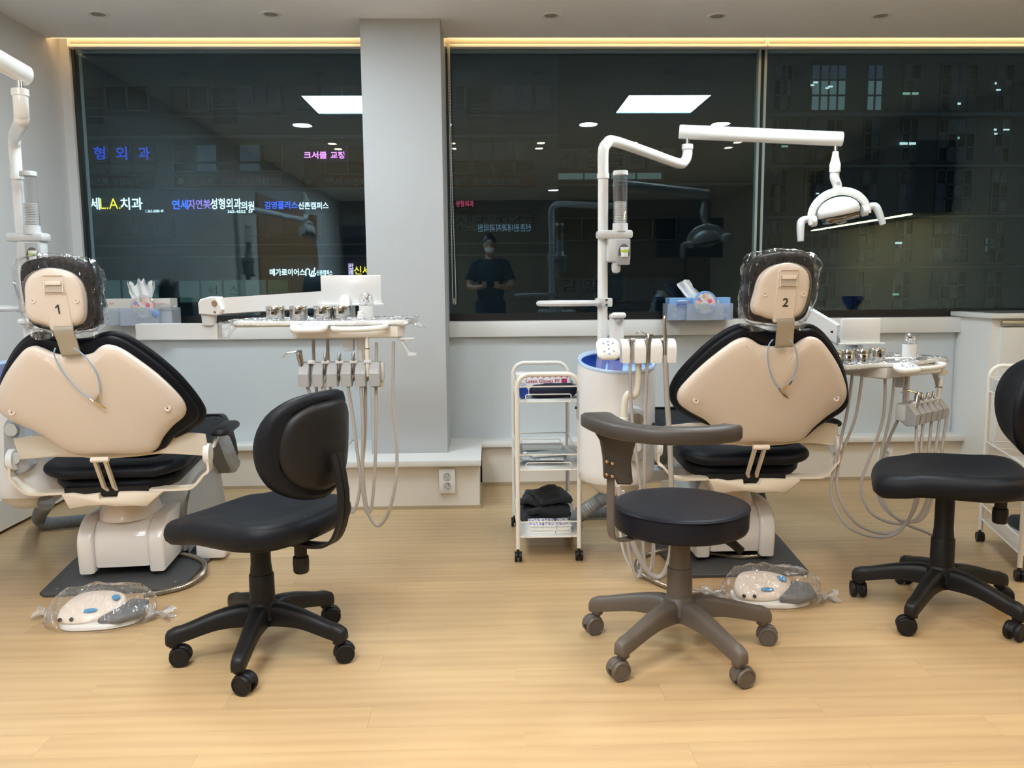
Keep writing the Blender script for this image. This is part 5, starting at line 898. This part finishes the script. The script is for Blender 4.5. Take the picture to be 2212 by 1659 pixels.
tissue_set(226, 374, 645, 699, mat('cream carton', (.72, .68, .62), .5), (310, 664), .2, 'cream', False)
# ---------------------------------------------------------------- across the street: facades, windows, signs
def ex(x, y, Y): return at(x, y, Y=Y)
fa = mat('street facade grey', (.115, .135, .155), .8, var=.1, vscale=.4); fb = mat('facade band', (.19, .22, .24), .8); fd = mat('facade dark', (.07, .075, .075), .8); wd = mat('dark window pane', (.02, .03, .035), .15); frm = mat('facade frame', (.13, .15, .165), .6)
def dimglow(n, c, s): return glow(n, c, s)
TEAL = glow('lit teal pane', (.20, .42, .38), .085); TEAL2 = glow('lit office pane', (.35, .55, .55), .12); BLU = glow('blue lit pane', (.20, .34, .50), .05); DIMP = glow('faint pane', (.16, .20, .22), .03); DIMP2 = glow('faint blue pane', (.13, .18, .24), .03); WLT = glow('office tube', (.75, 1, .95), .5); GLP = glow('greenish strip', (.45, .75, .55), .3); STRP = glow('lit ribbon pane', (.45, .70, .66), .08)
def building(name, label, x0, x1, y0, y1, Y, m, dp=4):
    a, b = ex(x0, y1, Y), ex(x1, y0, Y); o = V(((a.x+b.x)/2, Y, a.z)); t = thing(name, label, 'building', o, 0, 'buildings across the street')
    MB().bx(a.x-o.x, b.x-o.x, 0, dp, -6, b.z-o.z).build('wall', m, t, 0); return t
def win(t, x0, x1, y0, y1, Y, nx=1, ny=1, pane=None, proud=.06, fw=.04, panes=None):
    o = t.location; a, b = ex(x0, y1, Y), ex(x1, y0, Y); X0, X1, Z0, Z1 = a.x-o.x, b.x-o.x, a.z-o.z, b.z-o.z; f = MB()
    for i in range(nx+1): x = X0+(X1-X0)*i/nx; f.bx(x-fw/2, x+fw/2, -proud, 0, Z0-fw/2, Z1+fw/2)
    for j in range(ny+1): z = Z0+(Z1-Z0)*j/ny; f.bx(X0, X1, -proud, 0, z-fw/2, z+fw/2)
    k = f.build('window', frm, t, 0)
    for i in range(nx):
        for j in range(ny):
            m = (panes or {}).get((i, j), pane or wd); MB().bx(X0+(X1-X0)*i/nx+fw/2, X0+(X1-X0)*(i+1)/nx-fw/2, -.02, -.005, Z0+(Z1-Z0)*j/ny+fw/2, Z0+(Z1-Z0)*(j+1)/ny-fw/2).build('pane', m, k, 0)
    return k
def band(t, x0, x1, y0, y1, Y, m, name='band', d=.12):
    o = t.location; a, b = ex(x0, y1, Y), ex(x1, y0, Y); return MB().bx(a.x-o.x, b.x-o.x, -d, 0, a.z-o.z, b.z-o.z).build(name, m, t, 0)
YA = 20.0
A = building('street_building', 'dim clinic building across the street covered in glowing signs', 60, 1205, -120, 1000, YA, fa)
for y0, y1 in ((292, 302), (404, 412), (527, 531), (552, 556), (250, 254)): band(A, 60, 1205, y0, y1, YA, fb)
for x0, x1 in ((185, 222), (462, 510), (1012, 1062)):
    for y0, y1 in ((190, 232), (236, 268)): 
        k = band(A, x0, x1, y0, y1, YA, fd, 'louvre_panel', .04)
        o = A.location; a, b = ex(x0, y1, YA), ex(x1, y0, YA)
        for q in range(7): z = a.z+(b.z-a.z)*(q+.5)/7; MB().bx(a.x-o.x+.03, b.x-o.x-.03, -.09, -.04, z-o.z-.015, z-o.z+.015).build('slat', fd, k, 0)
for x0, x1, nx in ((232, 320, 2), (370, 450, 2), (516, 608, 3), (640, 790, 3), (985, 1005, 1), (1075, 1190, 3)): win(A, x0, x1, 186, 240, YA, nx, 1, DIMP2 if nx == 3 else wd)
win(A, 190, 332, 312, 354, YA, 3, 1, DIMP); win(A, 190, 332, 354, 378, YA, 3, 1, DIMP)
win(A, 378, 610, 312, 352, YA, 5, 1, wd, panes={(1, 0): BLU, (3, 0): BLU}); win(A, 378, 610, 352, 372, YA, 5, 1, wd, panes={(1, 0): BLU, (3, 0): BLU})
win(A, 656, 800, 312, 352, YA, 3, 1, mat('violet pane', (.06, .05, .08), .3)); win(A, 656, 800, 352, 378, YA, 3, 1, wd)
win(A, 975, 1155, 308, 350, YA, 4, 1, DIMP2); win(A, 975, 1155, 350, 376, YA, 4, 1, wd)
win(A, 190, 380, 462, 512, YA, 4, 1, DIMP); win(A, 530, 700, 462, 512, YA, 4, 1, DIMP); win(A, 730, 830, 462, 512, YA, 2, 1, DIMP2); win(A, 975, 1150, 463, 500, YA, 4, 1, DIMP)
win(A, 225, 345, 603, 655, YA, 3, 1, TEAL); win(A, 388, 625, 603, 655, YA, 5, 1, TEAL, panes={(4, 0): glow('dim teal', (.2, .35, .25), .08)})
rb = mat('maroon banner', (.10, .03, .035), .6)
def sign(label, name='lit_sign'): return thing(name, label, 'sign', (0, YA-.2, 0), 0)
def board(t, x0, x1, y0, y1, m, Y=YA): a, b = ex(x0, y1, Y-.15), ex(x1, y0, Y-.15); MB().bx(a.x, b.x, .03, .08, a.z, b.z).build('board', m, t, 0)
def wr(t, s, xc, yc, h, wpx, m, bold=.02, name='lettering', Y=YA, flip=False):
    p = ex(xc, yc, Y-.2); px = (Y-.2)/FPX; m is not DK and MB().bx(p.x-wpx*px/2, p.x+wpx*px/2, (0 if Y == YA else Y-YA)+.012, (0 if Y == YA else Y-YA)+.2, p.z-.02, p.z+.02).build('mounting_rail', fd, t, 0); return text(name, s, m, t, (p.x, 0 if Y == YA else Y-YA, p.z), h*px, wpx*px, bold=bold, flipx=flip, ext=0)
LW = glow('sign white', (.72, .95, 1), 1.0); LB = glow('sign blue', (.03, .13, 1), .95); LY = glow('sign yellow', (1, .80, .04), .8); LP = glow('sign violet', (.42, .28, 1), .6); LM = glow('led magenta', (1, .35, 1), .8); LR = glow('sign pink', (1, .12, .25), .28); LD = mat('dim banner lettering', (.30, .33, .42), .6); LB2 = glow('sign deep blue', (.04, .10, .80), .4); DK = mat('dark lettering', (.02, .025, .03), .6)
s = sign('three separate blue letters glowing on upper window panes'); [wr(s, c, x, 331, 27, 24, LB2, .02) for c, x in (('형', 215), ('외', 262), ('과', 311))]
s = sign('magenta and white moving-letter sign on the upper storey'); wr(s, '크서클', 681, 335, 15, 48, LM, .03); wr(s, '교정', 729, 335, 15, 29, LM, .03)
for x0, x1, tx in ((190, 330, (('자연美 성형외과', 245, 15, 108),)), (378, 610, (('延世', 448, 16, 30), ('自然美整形外科', 531, 16, 95))), (652, 830, (('연세', 722, 17, 32), ('자연美', 768, 15, 42))), (970, 1155, (('延世', 994, 14, 30), ('自然美整形外科', 1073, 14, 98)))):
    s = sign('dim maroon banner %s' % {190: 'above the big white and yellow sign', 378: 'with Chinese lettering between column and left wall', 652: 'with Korean lettering next to the column', 970: 'with Chinese lettering beyond the bead chain'}[x0], 'banner'); board(s, x0, x1, 381, 404, rb)
    for a, xc, h, w_ in tx: wr(s, a, xc, 392, h, w_, LD, .0)
    if x0 in (378, 652): p = ex(x0+13 if x0 == 378 else 665, 392, YA-.2); MB().lathe([(.0001, -.01), (.08, -.01), (.08, .01)], (p.x, 0, p.z), 18, Matrix.Rotation(PI/2, 4, 'X')).build('round_emblem', mat('olive emblem', (.20, .20, .08), .6), s)
s = sign('bright white and yellow dental clinic sign nearest the left wall'); wr(s, '세', 205, 440, 25, 20, LW, .02); wr(s, 'L.A.', 238, 440, 22, 42, LY, .0); wr(s, '치과', 284, 440, 25, 46, LW, .02); wr(s, '1.363-2080 4F', 334, 456, 6, 37, LW, .01)
s = sign('blue, violet and white clinic sign in the middle of the window by chair 1'); wr(s, '연세', 389, 442, 20, 34, LB, .03); wr(s, '자연美', 431, 441, 20, 47, LP, .01); wr(s, '성형외과', 488, 440, 23, 64, LW, .02); wr(s, '의원', 535, 444, 18, 27, LW, .02); wr(s, '365-4552  5F', 519, 457, 6, 53, LW, .02)
s = sign('blue and white campus sign next to the column'); wr(s, '김영플러스', 607, 443, 16, 69, LB, .02); wr(s, '신촌캠퍼스', 677, 444, 15, 63, LW, .02)
s = sign('white glowing sign just above the arm joint of chair 1'); wr(s, '메가로이어스', 621, 588, 15, 75, LW, .03); wr(s, '신촌캠퍼스', 701, 589, 11, 34, LW, .02)
pts = [(661, 596), (660, 585), (664, 580), (669, 583), (668, 592), (671, 597), (677, 594), (679, 583), (680, 578)]; MB().tube([ex(a, b, YA-.2)-V((0, YA-.2, 0)) for a, b in pts], .015, 6).build('ribbon_logo', LW, s); MB().tube([ex(a, b, YA-.2)-V((0, YA-.2, 0)) for a, b in ((675, 585), (672, 593), (674, 597), (680, 596), (682, 590))], .015, 6).build('ribbon_logo', LW, s)
s = sign('yellow sign with small purple badge cut off by the column'); wr(s, '신세', 782, 584, 18, 34, LY, .015); board(s, 753, 763, 569, 595, glow('badge violet', (.55, .30, .60), .5)); wr(s, '신', 758, 576, 10, 9, LW, .0); wr(s, '세', 758, 588, 10, 9, LW, .0)
s = sign('pink clinic sign just right of the bead chain'); wr(s, '· 성형외과', 1001, 440, 13, 44, LR, .02); wr(s, '747-0075 4F', 1001, 453, 4, 26, LD, 0)
s = sign('dark lettering on pale panes below the pink sign', 'window_lettering'); [wr(s, c, x, 481, 28, 27, DK, .0) for c, x in (('신', 1000), ('촌', 1042), ('점', 1086), ('4', 1117), ('층', 1140))]
s = sign('dark letters on lit teal panes at the lowest visible storey', 'window_lettering'); [wr(s, c, x, 627, 18, 17, DK, .0) for c, x in (('어', 460), ('스', 505))]
B = building('street_building', 'darker building with wide lettered panes behind the light pole', 1206, 1653, -150, 1000, 21.0, mat('dark brown facade', (.10, .10, .105), .8))
win(B, 1204, 1460, 322, 368, 21.0, 5, 1, DIMP); win(B, 1204, 1430, 372, 390, 21.0, 4, 1, STRP); band(B, 1206, 1640, 396, 402, 21.0, fb); win(B, 1204, 1460, 470, 520, 21.0, 5, 1, wd); win(B, 1204, 1460, 600, 650, 21.0, 5, 1, DIMP2)
s = sign('large dark letters on the pale panes of the darker building', 'window_lettering'); [wr(s, c, x, 344, 38, 36, DK, .0, Y=21) for c, x in (('김', 1229), ('영', 1279), ('플', 1330), ('러', 1380), ('스', 1430))]; [wr(s, c, x, 617, 28, 30, DK, .0, Y=21) for c, x in (('김', 1227), ('영', 1275))]
YC = 30.0; C = building('office_tower', 'tall dark office tower with narrow window columns beyond the cabinet side', 1655, 2500, -200, 1100, YC, mat('tower concrete', (.13, .14, .145), .8))
for y in (246, 357, 466, 575, 684): band(C, 1655, 2500, y-3, y+6, YC, mat('tower band', (.20, .25, .29), .8))
cols = [(1671, 1711, 3), (1750, 1829, 4), (1870, 1908, 2), (1951, 1990, 2), (2030, 2112, 4), (2150, 2190, 2), (2236, 2310, 4), (2350, 2390, 2)]
random.seed(2)
for r, (y0, y1) in enumerate(((140, 240), (257, 350), (367, 460), (477, 568), (586, 676))):
    for x0, x1, nx in cols:
        dx = (r*-6 if r else 0); ps = {}
        for i in range(nx):
            for j in range(3):
                if r == 0 and x0 in (1750, 1870): ps[(i, j)] = TEAL2 if j < 2 else BLU
                elif random.random() < .5: ps[(i, j)] = DIMP2
        win(C, x0+dx, x1+dx, y0, y1, YC, nx, 3, wd, panes=ps, fw=.06)
def tube_lamp(x, y, w_, h, m=WLT, lab=''):
    o = C.location; p = ex(x, y, YC-.1); MB().bx(p.x-o.x-w_/2*YC/FPX, p.x-o.x+w_/2*YC/FPX, -.12, -.08, p.z-o.z-h/2*YC/FPX, p.z-o.z+h/2*YC/FPX).build('lit_tube', m, C, 0)
for x, y, w_, h, m in ((1762, 178, 9, 3, WLT), (1755, 184, 7, 3, WLT), (1794, 187, 9, 3, WLT), (1787, 190, 7, 3, WLT), (1958, 202, 15, 4, GLP), (1977, 202, 13, 4, GLP), (1952, 310, 16, 5, WLT), (1971, 310, 14, 5, WLT), (2151, 180, 3, 4, WLT), (2157, 194, 9, 3, WLT), (2150, 280, 5, 4, WLT), (2174, 280, 12, 3, WLT), (2151, 289, 6, 3, WLT), (1695, 316, 13, 3, GLP), (1766, 418, 6, 3, WLT), (1941, 525, 14, 4, WLT), (1935, 636, 13, 4, GLP), (2071, 298, 3, 5, GLP), (2072, 224, 6, 4, WLT)): tube_lamp(x, y, w_, h, m)
win(C, 2128, 2162, 512, 545, YC-.1, 3, 2, TEAL, fw=.05)
# ---------------------------------------------------------------- rest of the room, seen mirrored in the glass
struct(MB().bx(XL, XL+.02, -1.85, 1.10, 0, 2.1).build('trim_9', mat('orange veneer', (.40, .22, .09), .5), smooth=0))
struct(MB().bx(-2.3, -1.2, YB, YB+.02, 0, 2.1).build('door_1', mat('dark door', (.03, .03, .035), .4), smooth=0))
t = thing('monitor', 'black screen on a slim stand at the far end of the room', 'monitor', (2.7, -1.4, 0)); MB().box((0, 0, 1.75), (.9, .05, .52), .01, .0).build('screen', BLACK, t); MB().cyl((-.05, 0, .8), .02, 1.5).build('stand', BLACK, t); MB().cyl((-.05, 0, .01), .25, .02, 28).build('foot', BLACK, t)
s = thing('clinic_sign', 'small pale lit lettering on the back wall, mirrored in the window', 'sign', (0, YB+.03, 0)); text('lettering', '신촌원내과치과의원', glow('pale blue letters', (.55, .80, 1), 1.2), s, (.28, 0, 2.05), .12, .85, M=Matrix.Rotation(PI, 4, 'Z') @ Matrix.Rotation(PI/2, 4, 'X'), ext=0)
# photographer: stands behind the phone, mirrored in the window
pp = thing('person', 'person in dark scrubs and white mask holding up a phone, mirrored in the window', 'person', (.03, -.40, 0))
def remesh(a, name, m, par, vox=.012, it=4):
    o = a.build(name, m, par); md = o.modifiers.new('r', 'REMESH'); md.mode = 'VOXEL'; md.voxel_size = vox; md.use_smooth_shade = True; sm = o.modifiers.new('s', 'SMOOTH'); sm.factor = .5; sm.iterations = it; return o
skin = mat('skin', (.48, .30, .22), .5); scr = mat('dark teal scrubs', (.012, .03, .045), .8, bump=.3, bscale=30); hair = mat('black hair', (.01, .009, .009), .5)
b = MB(); b.ell((0, .03, 1.62), (.074, .092, .110), 20, 14); b.ell((0, .055, 1.56), (.052, .06, .06), 14, 10); b.tube([(0, 0, 1.40), (0, .01, 1.54)], [.062, .052], 14); b.ell((0, .0, 1.30), (.175, .10, .17), 20, 14); b.ell((0, 0, 1.08), (.15, .10, .16), 20, 12); b.ell((0, -.01, .94), (.165, .11, .12), 20, 12)
b.ell((0, .125, 1.605), (.014, .022, .022), 8, 6)
for s in (-1, 1):
    b.ell((s*.077, .02, 1.61), (.012, .02, .032), 8, 6)
    b.tube([(s*.09, 0, .92), (s*.095, .01, .50), (s*.095, -.01, .09)], [.082, .058, .042], 14); b.tube([(s*.095, -.04, .045), (s*.10, .08, .04), (s*.10, .16, .03)], [.045, .042, .03], 12)
    b.tube([(s*.165, 0, 1.41), (s*.225, -.01, 1.26), (s*.255, .03, 1.12), (s*.19, .16, 1.11), (s*.10, .31, 1.13)], [.058, .050, .042, .036, .026], 14); b.ell((s*.072, .345, 1.14), (.022, .036, .040), 12, 8)
bodyo = remesh(b, 'body', skin, pp, .011, 3)
for s in (-1, 1):
    for k in range(4): z = 1.175-k*.019; b = MB(); b.tube(crom([(s*.078, .355, z-.01), (s*.092, .385, z), (s*.078, .408-.003*k, z+.002), (s*.052+(-s)*.004*k, .402, z+.002)], 4), [.0095]*8+[.008]*5, 10); b.build('finger', skin, pp)
    b = MB(); b.tube(crom([(s*.062, .335, 1.12), (s*.052, .352, 1.12), (s*.040, .362, 1.135), (s*.030, .366, 1.15)], 4), [.0115]*7+[.009]*6, 10); b.build('thumb', skin, pp)
b = MB(); b.ell((0, .0, 1.30), (.190, .118, .18), 20, 14); b.ell((0, 0, 1.08), (.168, .118, .20), 20, 12); b.ell((0, -.0, .92), (.178, .125, .10), 20, 12)
for s in (-1, 1): b.tube([(s*.10, 0, 1.42), (s*.17, 0, 1.405), (s*.228, -.01, 1.25), (s*.245, 0, 1.20)], [.060, .068, .068, .072], 14)
remesh(b, 'scrub_top', scr, pp, .012, 4)
b = MB()
for s in (-1, 1): b.tube([(s*.085, 0, .95), (s*.095, .01, .50), (s*.095, -.01, .08)], [.105, .080, .066], 16)
b.ell((0, 0, .93), (.172, .12, .10), 18, 10); remesh(b, 'scrub_trousers', scr, pp, .013, 3)
b = MB(); b.ell((0, .010, 1.66), (.083, .095, .095), 20, 14); b.v = [V((v.x, v.y, max(v.z, 1.615+(v.y-.01)*.55))) for v in b.v]; b.build('hair', hair, pp, 70)
b = MB(); b.ell((0, .07, 1.565), (.060, .062, .048), 18, 12); b.build('face_mask', PAPER, pp)
for s in (-1, 1): b = MB(); b.ell((s*.030, .112, 1.632), (.012, .008, .006), 10, 8); b.build('eye', mat('eye', (.05, .04, .04), .2), pp); b = MB(); b.tube([(s*.012, .122, 1.652), (s*.03, .120, 1.657), (s*.048, .104, 1.652)], .0035, 6); b.build('eyebrow', hair, pp)
for s in (-1, 1): b = MB(); b.box((s*.10, .06, .035), (.09, .26, .07), .03); b.build('shoe', BLACK, pp)
ph = thing('phone', 'black phone held upright in both hands by the person', 'phone', (.03, -.022, 1.15)); MB().box((0, 0, 0), (.145, .008, .072), .003).build('body', BLACK, ph); MB().box((0, -.0045, 0), (.135, .001, .065)).build('screen', mat('phone screen', (.02, .02, .025), .1), ph, 0)
